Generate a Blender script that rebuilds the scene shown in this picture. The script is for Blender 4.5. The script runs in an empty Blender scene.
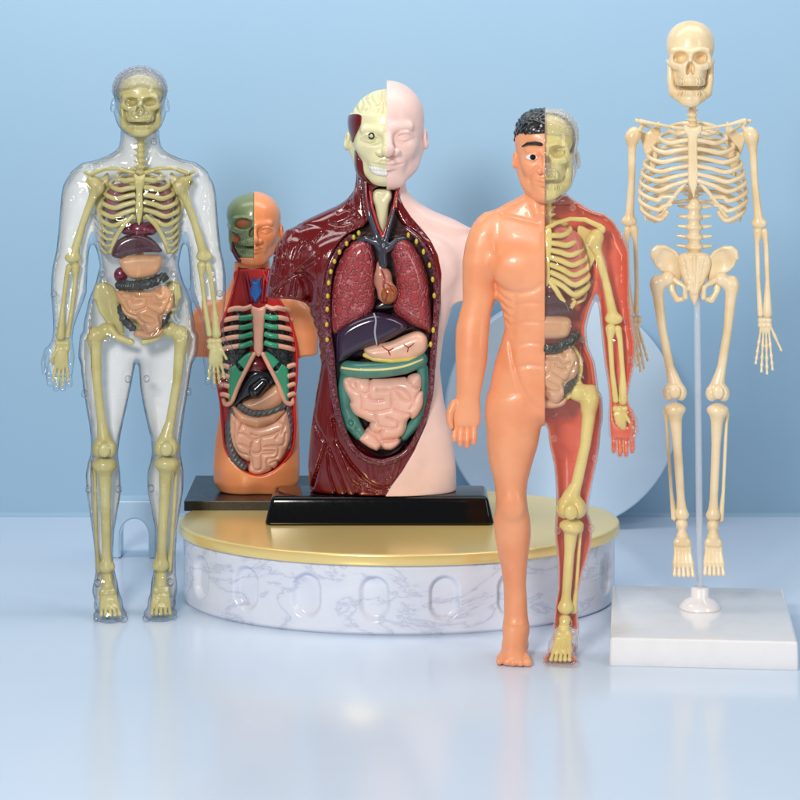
import bpy, bmesh, math, random
import numpy as np
from mathutils import Vector, Matrix
random.seed(4); rng = np.random.default_rng(7)
SC = bpy.context.scene
COL = SC.collection
SC.unit_settings.scale_length = 0.05
D_CAM, H_CAM, ROW0 = 24.0, 6.2, 30.0      # camera distance, height, picture row of its horizon

# ------------------------------------------------------------------ volumes described as distance functions
# coordinates: x (right), y (away from the viewer), v (downwards), in picture pixels at the figure's own distance
def smin(a, b, k):
    if k <= 0: return np.minimum(a, b)
    h = np.maximum(k - np.abs(a - b), 0) / k
    return np.minimum(a, b) - h*h*k*0.25
def smax(a, b, k): return -smin(-a, -b, k)

def ell(c, r, rot=0):
    c = tuple(c); R = max(r)
    ca, sa = math.cos(math.radians(rot)), math.sin(math.radians(rot))
    def fn(x, y, v):
        dx, dy, dv = x-c[0], y-c[1], v-c[2]
        a = dx*ca + dv*sa; b = -dx*sa + dv*ca
        q0 = np.sqrt((a/r[0])**2 + (dy/r[1])**2 + (b/r[2])**2)
        q1 = np.sqrt((a/r[0]**2)**2 + (dy/r[1]**2)**2 + (b/r[2]**2)**2) + 1e-9
        return q0*(q0-1)/q1
    bb = (c[0]-R, c[1]-r[1], c[2]-R, c[0]+R, c[1]+r[1], c[2]+R) if rot else \
         (c[0]-r[0], c[1]-r[1], c[2]-r[2], c[0]+r[0], c[1]+r[1], c[2]+r[2])
    return fn, bb
def sph(c, r): return ell(c, (r, r, r))

def chain(pts, rs, sy=1.0):
    pts = [np.array(p, float) for p in pts]
    if not hasattr(rs, '__len__'): rs = [rs]*len(pts)
    def fn(x, y, v):
        best = None
        for a, b, ra, rb in zip(pts[:-1], pts[1:], rs[:-1], rs[1:]):
            d = b-a; d2 = d.copy(); d2[1] /= sy
            L = float(d2 @ d2) + 1e-9
            px, py, pv = x-a[0], (y-a[1])/sy, v-a[2]
            t = np.clip((px*d2[0] + py*d2[1] + pv*d2[2])/L, 0, 1)
            q = np.sqrt((px-t*d2[0])**2 + (py-t*d2[1])**2 + (pv-t*d2[2])**2) - (ra + (rb-ra)*t)
            best = q if best is None else np.minimum(best, q)
        return best
    P = np.array(pts); R = max(rs)*max(1, sy)
    return fn, tuple(P.min(0)-R) + tuple(P.max(0)+R)
def cap(a, b, ra, rb=None, sy=1.0): return chain([a, b], [ra, ra if rb is None else rb], sy)

def smooth_keys(vs, ks, cols, win):
    out = []
    n = max(1, int(win/0.5))
    w = np.hanning(n+2)[1:-1]; w /= w.sum()
    for c in cols:
        a = np.interp(vs, ks, c)
        a = np.convolve(np.pad(a, (n//2, n-1-n//2), mode='edge'), w, 'valid')
        out.append(a)
    return out
def loft(keys, n=2.0, win=10, endk=4, ext=0):
    """keys: rows (v, xl, xr, yc, yd) -> stack of ellipses along v"""
    K = np.array(keys, float); v0, v1 = K[0, 0], K[-1, 0]
    vs = np.arange(v0-2, v1+2.01, 0.5)
    xl, xr, yc, yd = smooth_keys(vs, K[:, 0], K[:, 1:].T, win)
    cx, a = (xl+xr)/2, (xr-xl)/2
    def fn(x, y, v):
        vv = np.ravel(v); sh = np.shape(v)
        I = lambda arr: np.interp(vv, vs, arr).reshape(sh)
        C, A, YC, YD = I(cx), I(a), I(yc), I(yd)
        q = (np.abs((x-C)/A)**n + np.abs((y-YC)/YD)**n)**(1/n)
        f = (q-1)*np.minimum(A, YD)
        return smax(f, np.maximum(v0-v, v-v1), endk)
    m = 2
    return fn, (xl.min()-m, (yc-yd).min()-m, v0-m, xr.max()+m, (yc+yd).max()+m, v1+m)

def spline(P, closed=False, n=7):
    P = np.array(P, float); N = len(P); out = []
    for i in range(N if closed else N-1):
        if closed: a, b, c, d = P[(i-1) % N], P[i], P[(i+1) % N], P[(i+2) % N]
        else: a, b, c, d = P[max(i-1, 0)], P[i], P[i+1], P[min(i+2, N-1)]
        for t in np.arange(n)/n:
            out.append(0.5*((2*b) + (c-a)*t + (2*a-5*b+4*c-d)*t*t + (3*b-a-3*c+d)*t**3))
    if not closed: out.append(P[-1])
    return np.array(out)
def poly2(pts, closed_spline=True):
    P = spline(pts, True, 5) if closed_spline else np.array(pts, float)
    def fn(x, v):
        d = None; ins = None
        for i in range(len(P)):
            ax, av = P[i-1]; bx, bv = P[i]
            ex, ev = bx-ax, bv-av
            px, pv = x-ax, v-av
            t = np.clip((px*ex+pv*ev)/(ex*ex+ev*ev+1e-9), 0, 1)
            q = (px-ex*t)**2 + (pv-ev*t)**2
            d = q if d is None else np.minimum(d, q)
            if bv != av:
                cr = ((av > v) != (bv > v)) & (x < (bx-ax)*(v-av)/(bv-av)+ax)
                ins = cr if ins is None else ins ^ cr
        d = np.sqrt(d)
        return np.where(ins, -d, d)
    return fn, P
def pillow(pts, yc, R, T, sp=True, bend=None):
    """a flat organ: traced outline, half thickness T, edge rounding R"""
    pf, P = poly2(pts, sp)
    def fn(x, y, v):
        d = pf(x, v)
        y0 = yc if bend is None else yc + bend(x, v)
        q = np.sqrt(np.maximum(d+R, 0)**2 + (np.abs(y-y0)*R/T)**2) - R
        return q*min(1.0, T/R)
    e = 0 if bend is None else 14
    return fn, (P[:, 0].min(), yc-T-e, P[:, 1].min(), P[:, 0].max(), yc+T+e, P[:, 1].max())
def prism(pts, y0, y1, sp=True):
    pf, P = poly2(pts, sp)
    def fn(x, y, v): return np.maximum(pf(x, v), np.maximum(y0-y, y-y1))
    return fn, (P[:, 0].min(), y0, P[:, 1].min(), P[:, 0].max(), y1, P[:, 1].max())
def etch(lines, depth, w, sp=True, y0=-70, y1=2, pw=2.0):
    """grooves (or ridges when depth < 0) drawn over the front of a surface"""
    segs = []
    for pts in lines:
        P = spline(pts, False, 4) if sp and len(pts) > 2 else np.array(pts, float)
        segs += list(zip(P[:-1], P[1:]))
    def fn(x, y, v):
        d = None
        for (ax, av), (bx, bv) in segs:
            ex, ev = bx-ax, bv-av
            t = np.clip(((x-ax)*ex+(v-av)*ev)/(ex*ex+ev*ev+1e-9), 0, 1)
            q = (x-ax-ex*t)**2 + (v-av-ev*t)**2
            d = q if d is None else np.minimum(d, q)
        return depth*np.exp(-(np.sqrt(d)/w)**pw)*np.clip((y1-y)/3.0, 0, 1)
    A = np.array([p for s in segs for p in s]); e = 3.2*w
    return fn, (A[:, 0].min()-e, y0, A[:, 1].min()-e, A[:, 0].max()+e, y1, A[:, 1].max()+e)
def warpv(F, src, dst):
    """move features along v: where the result shows src, the source had dst"""
    G = Field()
    for m, (fn, b), k in F.ops:
        def g(x, y, v, fn=fn): return fn(x, y, np.interp(np.ravel(v), src, dst).reshape(np.shape(v)))
        lo, hi = np.interp([b[2], b[5]], dst, src)
        G.ops.append((m, (g, b[:2]+(lo-1,)+b[3:5]+(hi+1,)), k))
    return G
BIG = 1e4
def whole(fn): return fn, (-BIG,)*3 + (BIG,)*3
def T(prim, o, s):
    fn, b = prim; m = min(s)
    def g(x, y, v): return fn((x-o[0])/s[0], (y-o[1])/s[1], (v-o[2])/s[2])*m
    return g, tuple(b[i]*s[i]+o[i] for i in range(3)) + tuple(b[i+3]*s[i]+o[i] for i in range(3))

class Field:
    def __init__(self, ops=None): self.ops = list(ops or [])
    def u(self, p, k=0): self.ops.append(('u', p, k)); return self
    def s(self, p, k=0): self.ops.append(('s', p, k)); return self
    def i(self, p, k=0): self.ops.append(('i', p, k)); return self
    def d(self, p, k=0): self.ops.append(('d', p, k)); return self
    def copy(self): return Field(self.ops)
    def add(self, other, o=None, s=None):
        for m, p, k in other.ops:
            self.ops.append((m, p if o is None else T(p, o, s), k if s is None else k*min(s)))
        return self
    def e(self, lines, depth, w, **kw):
        return self.d(etch(lines, depth, w, **kw))
    def keep(self, axis, sign, pos):            # keep the side where sign*(coord-pos) > 0
        return self.i(whole(lambda x, y, v: (pos - (x, y, v)[axis])*sign + 0*(x+y+v)))
    def bounds(self):
        b = np.array([p[1] for m, p, k in self.ops if m == 'u'])
        return b[:, :3].min(0), b[:, 3:].max(0)
    def eval(self, xs, ys, vs, h):
        f = np.full((len(xs), len(ys), len(vs)), 50.0, np.float32)
        ax = (xs, ys, vs)
        for mode, (fn, bb), k in self.ops:
            pad = k + 3*h + 1
            sl = []
            for i in range(3):
                lo = np.searchsorted(ax[i], bb[i]-pad); hi = np.searchsorted(ax[i], bb[i+3]+pad)
                sl.append(slice(lo, hi))
            if any(s.stop <= s.start for s in sl): continue
            X = xs[sl[0]][:, None, None]; Y = ys[sl[1]][None, :, None]; V = vs[sl[2]][None, None, :]
            sl = tuple(sl); g = f[sl]
            d = fn(X, Y, V)
            if mode == 'u': r = smin(g, d, k)
            elif mode == 's': r = smax(g, -d, k)
            elif mode == 'i': r = smax(g, d, k)
            else: r = g + d
            f[sl] = r
        return f

def nets(f, xs, ys, vs):
    ins = f < 0
    n = f.shape
    c = np.zeros((n[0]-1, n[1]-1, n[2]-1), np.int8)
    S = lambda a, i, j, k: a[i:n[0]-1+i, j:n[1]-1+j, k:n[2]-1+k]
    for i in (0, 1):
        for j in (0, 1):
            for k in (0, 1): c += S(ins, i, j, k)
    act = (c > 0) & (c < 8)
    A = np.argwhere(act)
    if len(A) == 0: return np.zeros((0, 3)), np.zeros((0, 4), int)
    idx = np.full(c.shape, -1, np.int64); idx[act] = np.arange(len(A))
    pos = np.zeros((len(A), 3)); cnt = np.zeros(len(A))
    G = {}
    for i in (0, 1):
        for j in (0, 1):
            for k in (0, 1): G[i, j, k] = f[A[:, 0]+i, A[:, 1]+j, A[:, 2]+k].astype(float)
    for ax in range(3):
        for p in (0, 1):
            for q in (0, 1):
                o = [p, q]; o.insert(ax, 0); e = list(o); e[ax] = 1
                a, b = G[tuple(o)], G[tuple(e)]
                m = (a < 0) != (b < 0)
                t = np.where(m, a/np.where(m, a-b, 1), 0)
                P = np.tile(np.array(o, float), (len(A), 1)); P[:, ax] = t
                pos += P*m[:, None]; cnt += m
    pos = A + pos/cnt[:, None]
    h = np.array([xs[1]-xs[0], ys[1]-ys[0], vs[1]-vs[0]])
    V = pos*h + np.array([xs[0], ys[0], vs[0]])
    F = []
    for ax in range(3):
        b, c2 = [(1, 2), (2, 0), (0, 1)][ax]
        s0 = [slice(None)]*3; s1 = [slice(None)]*3
        s0[ax] = slice(0, n[ax]-1); s1[ax] = slice(1, n[ax])
        for o in (b, c2): s0[o] = s1[o] = slice(1, n[o]-1)
        a0, a1 = ins[tuple(s0)], ins[tuple(s1)]
        E = np.argwhere(a0 != a1)
        if len(E) == 0: continue
        sg = a0[tuple(E.T)]
        for o in (b, c2): E[:, o] += 1
        def cell(db, dc):
            q = E.copy(); q[:, b] += db; q[:, c2] += dc
            return idx[tuple(q.T)]
        quad = np.stack([cell(-1, -1), cell(0, -1), cell(0, 0), cell(-1, 0)], 1)
        quad[~sg] = quad[~sg][:, ::-1]
        F.append(quad)
    F = np.concatenate(F)
    return V, F[(F >= 0).all(1)][:, ::-1]          # v points down: flip the winding

def sdf_mesh(F, h=1.0, boxes=None, lap=0):
    """boxes: list of (h, v0, v1) bands along v for mixed resolution"""
    lo, hi = F.bounds(); out = []
    bands = boxes or [(h, None, None)]
    for hh, a, b in bands:
        l, u = lo-4*hh, hi+4*hh
        if a is not None: l[2] = a
        if b is not None: u[2] = b
        g = [np.arange(l[i], u[i]+hh, hh).astype(np.float32) for i in range(3)]
        V, Q = nets(F.eval(*g, hh), *g)
        out.append((V, Q))
    return join(out)
def join(L):
    Vs, Fs, o = [], [], 0
    for V, F in L:
        Vs.append(V); Fs.append(np.asarray(F)+o); o += len(V)
    return np.concatenate(Vs), np.concatenate(Fs)

def tube(pts, r, seg=8, flat=1.0, sp=True, n=6):
    P = spline(pts, False, n) if sp else np.array(pts, float)
    N = len(P)
    r = np.interp(np.linspace(0, 1, N), np.linspace(0, 1, len(r)), r) if hasattr(r, '__len__') else np.full(N, r)
    tn = np.gradient(P, axis=0); tn /= np.linalg.norm(tn, axis=1)[:, None]+1e-9
    up = np.array([0, 0, 1.0]); V = []
    if abs(tn[:, 2]).mean() > 0.8: up = np.array([0, 1.0, 0])
    for i in range(N):
        a = np.cross(tn[i], up); a /= np.linalg.norm(a)+1e-9
        b = np.cross(a, tn[i])
        for k in range(seg):
            t = 2*math.pi*k/seg
            V.append(P[i] + r[i]*(flat*math.cos(t)*a + math.sin(t)*b))
    V += [P[0]-tn[0]*r[0]*.5, P[-1]+tn[-1]*r[-1]*.5]
    F = []
    for i in range(N-1):
        for k in range(seg):
            k2 = (k+1) % seg
            F.append((i*seg+k, i*seg+k2, (i+1)*seg+k2, (i+1)*seg+k))
    c0, c1 = N*seg, N*seg+1
    for k in range(seg):
        k2 = (k+1) % seg
        F.append((c0, k2, k, k)); F.append((c1, (N-1)*seg+k, (N-1)*seg+k2, (N-1)*seg+k2))
    return np.array(V), np.array(F)
def blob(c, r, seg=12, rings=8):
    V, F = [], []
    for i in range(rings+1):
        a = math.pi*i/rings
        for k in range(seg):
            t = 2*math.pi*k/seg
            V.append((c[0]+r[0]*math.sin(a)*math.cos(t), c[1]+r[1]*math.sin(a)*math.sin(t), c[2]-r[2]*math.cos(a)))
    for i in range(rings):
        for k in range(seg):
            F.append((i*seg+k, i*seg+(k+1) % seg, (i+1)*seg+(k+1) % seg, (i+1)*seg+k))
    return np.array(V), np.array(F)

def mesh_from(name, V, F, mat, smooth=True):
    F = np.asarray(F)
    me = bpy.data.meshes.new(name)
    tri = F[:, 2] == F[:, 3]
    if tri.any():
        faces = [tuple(f[:3]) if t else tuple(f) for f, t in zip(F.tolist(), tri)]
        me.from_pydata([tuple(v) for v in V], [], faces)
    else:
        me.vertices.add(len(V)); me.vertices.foreach_set('co', np.asarray(V, np.float32).ravel())
        me.loops.add(len(F)*4); me.loops.foreach_set('vertex_index', F.astype(np.int32).ravel())
        me.polygons.add(len(F)); me.polygons.foreach_set('loop_start', np.arange(len(F), dtype=np.int32)*4)
        me.update(calc_edges=True); me.validate()
    me.polygons.foreach_set('use_smooth', [smooth]*len(me.polygons))
    me.materials.append(mat); me.update()
    return me

class Fig:
    """a thing: an Empty at its base; parts are given in picture pixels at its distance"""
    def __init__(self, name, label, cat, cx, base, Y0, group=None):
        self.s = (D_CAM+Y0)/2400; self.cx, self.base = cx, base
        o = bpy.data.objects.new(name, None); COL.objects.link(o)
        o.location = ((cx-400)*self.s, Y0, H_CAM-(base-ROW0)*self.s)
        o.empty_display_size = 0.1
        o['label'] = label; o['category'] = cat
        if group: o['group'] = group
        o.rotation_euler.z = self.yaw = -math.atan2(o.location.x, D_CAM+Y0)     # turned to face the viewer
        self.o = o
    def loc(self, V):
        V = np.asarray(V, float); s = self.s
        return np.stack([(V[:, 0]-self.cx)*s, V[:, 1]*s, (self.base-V[:, 2])*s], 1)
    def unturn(self, ob, x, y, z, rot=0):
        """put a child at a world-aligned offset from the figure's base"""
        c, s = math.cos(-self.yaw), math.sin(-self.yaw)
        ob.location = (x*c-y*s, x*s+y*c, z); ob.rotation_euler.z = rot-self.yaw
    def part(self, name, VF, mat, parent=None, smooth=True, label=None, drop=None):
        V, F = VF if isinstance(VF, tuple) else join(VF)
        if drop is not None:
            bad = drop(V); F = F[~bad[F].all(1)]
        me = mesh_from(name, self.loc(V), F, mat, smooth)
        if isinstance(VF, list) or (np.asarray(F)[:, 2] == np.asarray(F)[:, 3]).any():
            bm = bmesh.new(); bm.from_mesh(me); bmesh.ops.recalc_face_normals(bm, faces=bm.faces); bm.to_mesh(me); bm.free()
        o = bpy.data.objects.new(name, me); COL.objects.link(o)
        o.parent = parent or self.o
        if label: o['label'] = label
        return o
    def sdf(self, name, F, mat, h=1.0, boxes=None, parent=None, label=None, drop=None):
        return self.part(name, sdf_mesh(F, h, boxes), mat, parent, label=label, drop=drop)
    def bm(self, name, b, mat, parent=None, loc=(0, 0, 0), smooth=False, rotz=0):
        me = bpy.data.meshes.new(name); b.to_mesh(me); b.free(); me.materials.append(mat)
        if smooth:
            for p in me.polygons: p.use_smooth = True
        o = bpy.data.objects.new(name, me); COL.objects.link(o); o.parent = parent or self.o
        o.location = loc; o.rotation_euler.z = rotz
        return o

# ------------------------------------------------------------------ materials
def C(r, g, b):
    f = lambda c: (c/255/12.92) if c/255 <= 0.04045 else ((c/255+0.055)/1.055)**2.4
    return (f(r), f(g), f(b), 1)
def nt(name):
    m = bpy.data.materials.new(name); m.use_nodes = True
    return m, m.node_tree.nodes, m.node_tree.links, m.node_tree.nodes['Principled BSDF']
def plastic(name, col, rough=0.35, coat=0.0, sss=0.0, bump=0.0, bscale=30, var=0.04, spec=0.5, metal=0, col2=None, cscale=4):
    m, N, L, B = nt(name)
    tc = N.new('ShaderNodeTexCoord')
    no = N.new('ShaderNodeTexNoise'); no.inputs['Scale'].default_value = cscale; no.inputs['Detail'].default_value = 4
    L.new(tc.outputs['Object'], no.inputs['Vector'])
    mx = N.new('ShaderNodeMix'); mx.data_type = 'RGBA'
    c2 = col2 or tuple(c*(1-var*4) for c in col[:3])+(1,)
    mx.inputs[6].default_value = col; mx.inputs[7].default_value = c2
    rp = N.new('ShaderNodeMapRange'); rp.inputs[1].default_value = 0.42; rp.inputs[2].default_value = 0.68
    L.new(no.outputs['Fac'], rp.inputs[0]); L.new(rp.outputs[0], mx.inputs[0]); L.new(mx.outputs[2], B.inputs['Base Color'])
    n2 = N.new('ShaderNodeTexNoise'); n2.inputs['Scale'].default_value = bscale; n2.inputs['Detail'].default_value = 3
    L.new(tc.outputs['Object'], n2.inputs['Vector'])
    r2 = N.new('ShaderNodeMapRange'); r2.inputs[3].default_value = max(0.02, rough-0.06); r2.inputs[4].default_value = rough+0.08
    L.new(n2.outputs['Fac'], r2.inputs[0]); L.new(r2.outputs[0], B.inputs['Roughness'])
    B.inputs['Metallic'].default_value = metal; B.inputs['Specular IOR Level'].default_value = spec
    B.inputs['Coat Weight'].default_value = coat; B.inputs['Coat Roughness'].default_value = 0.06
    if sss:
        B.inputs['Subsurface Weight'].default_value = sss; B.inputs['Subsurface Radius'].default_value = (0.06, 0.03, 0.02)
        B.inputs['Subsurface Scale'].default_value = 1.0
    if bump:
        b = N.new('ShaderNodeBump'); b.inputs['Strength'].default_value = bump; b.inputs['Distance'].default_value = 0.01
        L.new(n2.outputs['Fac'], b.inputs['Height']); L.new(b.outputs[0], B.inputs['Normal'])
    return m
def clear(name, tint=(0.97, 0.97, 0.98), milk=0.1, milkc=(0.9, 0.92, 0.95), edge=0.3, rough=0.03, ior=1.5, rim=None, wob=.35, wsc=5):
    m, N, L, B = nt(name); N.remove(B)
    out = N['Material Output']
    tr = N.new('ShaderNodeBsdfTransparent'); tr.inputs[0].default_value = (*tint, 1)
    df = N.new('ShaderNodeBsdfDiffuse'); df.inputs[0].default_value = (*milkc, 1)
    gl = N.new('ShaderNodeBsdfGlossy'); gl.inputs['Roughness'].default_value = rough
    fr = N.new('ShaderNodeFresnel')
    ge = N.new('ShaderNodeNewGeometry'); im = N.new('ShaderNodeMapRange'); im.inputs[3].default_value = ior; im.inputs[4].default_value = 1/ior
    L.new(ge.outputs['Backfacing'], im.inputs[0]); L.new(im.outputs[0], fr.inputs['IOR'])     # a thin wall reflects alike from both sides
    lw = N.new('ShaderNodeLayerWeight'); lw.inputs['Blend'].default_value = .5
    pw = N.new('ShaderNodeMath'); pw.operation = 'POWER'; L.new(lw.outputs['Facing'], pw.inputs[0]); pw.inputs[1].default_value = 4
    ed = N.new('ShaderNodeMath'); ed.operation = 'MULTIPLY_ADD'; L.new(pw.outputs[0], ed.inputs[0]); ed.inputs[1].default_value = edge; ed.inputs[2].default_value = milk
    tc = N.new('ShaderNodeTexCoord'); no = N.new('ShaderNodeTexNoise'); no.inputs['Scale'].default_value = wsc
    L.new(tc.outputs['Object'], no.inputs['Vector'])
    bp = N.new('ShaderNodeBump'); bp.inputs['Strength'].default_value = wob; bp.inputs['Distance'].default_value = 0.06
    L.new(no.outputs['Fac'], bp.inputs['Height']); L.new(bp.outputs[0], gl.inputs['Normal']); L.new(bp.outputs[0], fr.inputs['Normal'])
    if rim:                      # light crosses more plastic where the wall is seen edge on
        tm = N.new('ShaderNodeMix'); tm.data_type = 'RGBA'; tm.inputs[6].default_value = (*tint, 1); tm.inputs[7].default_value = (*rim, 1)
        p2 = N.new('ShaderNodeMath'); p2.operation = 'POWER'; L.new(lw.outputs['Facing'], p2.inputs[0]); p2.inputs[1].default_value = 3
        L.new(p2.outputs[0], tm.inputs[0]); L.new(tm.outputs[2], tr.inputs[0])
    m1 = N.new('ShaderNodeMixShader'); L.new(ed.outputs[0], m1.inputs[0])
    L.new(tr.outputs[0], m1.inputs[1]); L.new(df.outputs[0], m1.inputs[2])
    m2 = N.new('ShaderNodeMixShader'); L.new(fr.outputs[0], m2.inputs[0])
    L.new(m1.outputs[0], m2.inputs[1]); L.new(gl.outputs[0], m2.inputs[2])
    L.new(m2.outputs[0], out.inputs[0])
    return m
def cells(name, col, colg, scale, dist=0.03, rough=0.3, coat=0.5, strength=0.8, stretch=(1, 1, 1)):
    """surface split into little rounded cells (lung lobules)"""
    m, N, L, B = nt(name)
    tc = N.new('ShaderNodeTexCoord'); mp = N.new('ShaderNodeMapping'); mp.inputs['Scale'].default_value = stretch
    vo = N.new('ShaderNodeTexVoronoi'); vo.feature = 'DISTANCE_TO_EDGE'; vo.inputs['Scale'].default_value = scale
    nz = N.new('ShaderNodeTexNoise'); nz.inputs['Scale'].default_value = scale*.7
    ad = N.new('ShaderNodeMix'); ad.data_type = 'VECTOR'; ad.inputs[0].default_value = 0.12
    L.new(tc.outputs['Object'], mp.inputs[0]); L.new(mp.outputs[0], nz.inputs['Vector'])
    L.new(mp.outputs[0], ad.inputs[4]); L.new(nz.outputs['Color'], ad.inputs[5]); L.new(ad.outputs[1], vo.inputs['Vector'])
    mr = N.new('ShaderNodeMapRange'); mr.inputs[2].default_value = 0.14; mr.interpolation_type = 'SMOOTHSTEP'
    L.new(vo.outputs['Distance'], mr.inputs[0])
    mx = N.new('ShaderNodeMix'); mx.data_type = 'RGBA'; mx.inputs[6].default_value = colg; mx.inputs[7].default_value = col
    L.new(mr.outputs[0], mx.inputs[0]); L.new(mx.outputs[2], B.inputs['Base Color'])
    bp = N.new('ShaderNodeBump'); bp.inputs['Strength'].default_value = strength; bp.inputs['Distance'].default_value = dist
    L.new(mr.outputs[0], bp.inputs['Height']); L.new(bp.outputs[0], B.inputs['Normal'])
    B.inputs['Roughness'].default_value = rough; B.inputs['Coat Weight'].default_value = coat; B.inputs['Coat Roughness'].default_value = .08
    return m
def fibres(name, col, col2, scale=9, stretch=(3.2, 3.2, .55), amt=0.45, dist=0.03, rough=0.22, coat=0.6, lo=.52, hi=.62):
    """glossy carved muscle fibres; the col2 streaks paint reflections into the colour"""
    m, N, L, B = nt(name)
    tc = N.new('ShaderNodeTexCoord'); mp = N.new('ShaderNodeMapping'); mp.inputs['Scale'].default_value = stretch
    mp.inputs['Rotation'].default_value = (0, math.radians(24), 0)
    n = N.new('ShaderNodeTexNoise'); n.inputs['Scale'].default_value = scale; n.inputs['Detail'].default_value = 3
    n.inputs['Distortion'].default_value = 0.25
    L.new(tc.outputs['Object'], mp.inputs[0]); L.new(mp.outputs[0], n.inputs['Vector'])
    big = N.new('ShaderNodeTexNoise'); big.inputs['Scale'].default_value = 1.7; L.new(tc.outputs['Object'], big.inputs['Vector'])
    bm_ = N.new('ShaderNodeMapRange'); bm_.inputs[1].default_value = .42; bm_.inputs[2].default_value = .58; L.new(big.outputs['Fac'], bm_.inputs[0])
    mr = N.new('ShaderNodeMapRange'); mr.inputs[1].default_value = lo; mr.inputs[2].default_value = hi
    L.new(n.outputs['Fac'], mr.inputs[0])
    mu = N.new('ShaderNodeMath'); mu.operation = 'MULTIPLY'; L.new(mr.outputs[0], mu.inputs[0]); L.new(bm_.outputs[0], mu.inputs[1])
    m3 = N.new('ShaderNodeMath'); m3.operation = 'MULTIPLY'; L.new(mu.outputs[0], m3.inputs[0]); m3.inputs[1].default_value = amt
    mx = N.new('ShaderNodeMix'); mx.data_type = 'RGBA'; mx.inputs[6].default_value = col; mx.inputs[7].default_value = col2
    L.new(m3.outputs[0], mx.inputs[0]); L.new(mx.outputs[2], B.inputs['Base Color'])
    bp = N.new('ShaderNodeBump'); bp.inputs['Strength'].default_value = 0.7; bp.inputs['Distance'].default_value = dist
    L.new(mu.outputs[0], bp.inputs['Height']); L.new(bp.outputs[0], B.inputs['Normal'])
    B.inputs['Roughness'].default_value = rough; B.inputs['Coat Weight'].default_value = coat; B.inputs['Coat Roughness'].default_value = .05
    return m
# ------------------------------------------------------------------ anatomy kit (unit head: 100 tall, x half-width 33, front is -y)
def head_ops(ears=True, hairline=False):
    F = Field()
    F.u(ell((0, 4, 36), (33, 42, 36)))
    F.u(ell((0, -8, 60), (27.5, 30, 33)), 10)
    for s in (-1, 1):
        F.u(chain([(s*23, 4, 66), (s*19, -8, 80), (s*8, -24, 91)], [9, 8, 8]), 10)
        F.u(ell((s*15.5, -25, 60), (9, 8, 9)), 9)
    F.u(ell((0, -27, 90), (12, 11, 9.5)), 9)
    F.u(ell((0, -31, 76), (14, 9, 11)), 8)
    for s in (-1, 1):
        F.s(ell((s*15, -41, 50), (9.5, 7.5, 6)), 7)
        F.u(cap((s*5, -37, 43.5), (s*19, -31, 42.5), 3.6, 3), 6)
        F.u(sph((s*15, -29, 50.5), 6.8), 1.5)
        F.u(chain([(s*7.5, -34, 51), (s*11.8, -36.6, 47.4), (s*17.6, -35.6, 47.2), (s*22.5, -30, 50.5)], [1.1, 1.7, 1.7, 1.1]), 1.2)
        F.u(chain([(s*8, -33.6, 52), (s*14.5, -35.4, 54.6), (s*22, -30, 52)], [.9, 1.3, .9]), 1.4)
    F.u(cap((0, -35, 45), (0, -48.5, 62), 3.4, 5.0), 4)
    F.u(sph((0, -49.5, 64), 5.8), 3)
    for s in (-1, 1):
        F.u(ell((s*7, -42.5, 65.6), (4, 5.2, 3.8)), 1.6)
        F.s(ell((s*3.2, -47, 69), (1.8, 3, 1.5)), 1)
    F.u(chain([(-13, -33.5, 77), (-4.5, -41.5, 75.4), (0, -42, 76.4), (4.5, -41.5, 75.4), (13, -33.5, 77)], [1.3, 2.6, 2.4, 2.6, 1.3]), 1.2)
    F.u(chain([(-11.5, -34.5, 79), (0, -41.4, 81.4), (11.5, -34.5, 79)], [1.4, 3.4, 1.4]), 1.2)
    F.s(chain([(-15, -34.5, 76.6), (-5, -43.4, 78.3), (0, -44, 78.6), (5, -43.4, 78.3), (15, -34.5, 76.6)], 1.1), .8)
    F.s(ell((0, -43, 85.8), (8, 4, 2.2)), 3)
    if ears:
        for s in (-1, 1):
            F.u(ell((s*33.5, 5, 55), (3.2, 7.5, 10.5), s*-7), 2)
            F.s(ell((s*37, 1.5, 54), (3, 4.5, 6.5)), 1.5)
    return F
HV = ([-20, 0, 43, 55, 74, 83, 100, 120], [-20, 0, 51.5, 63.5, 77, 85, 100, 120])
def skull_ops(jaw=True, upper=True): return warpv(skull_raw(jaw, upper), *HV)
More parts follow.
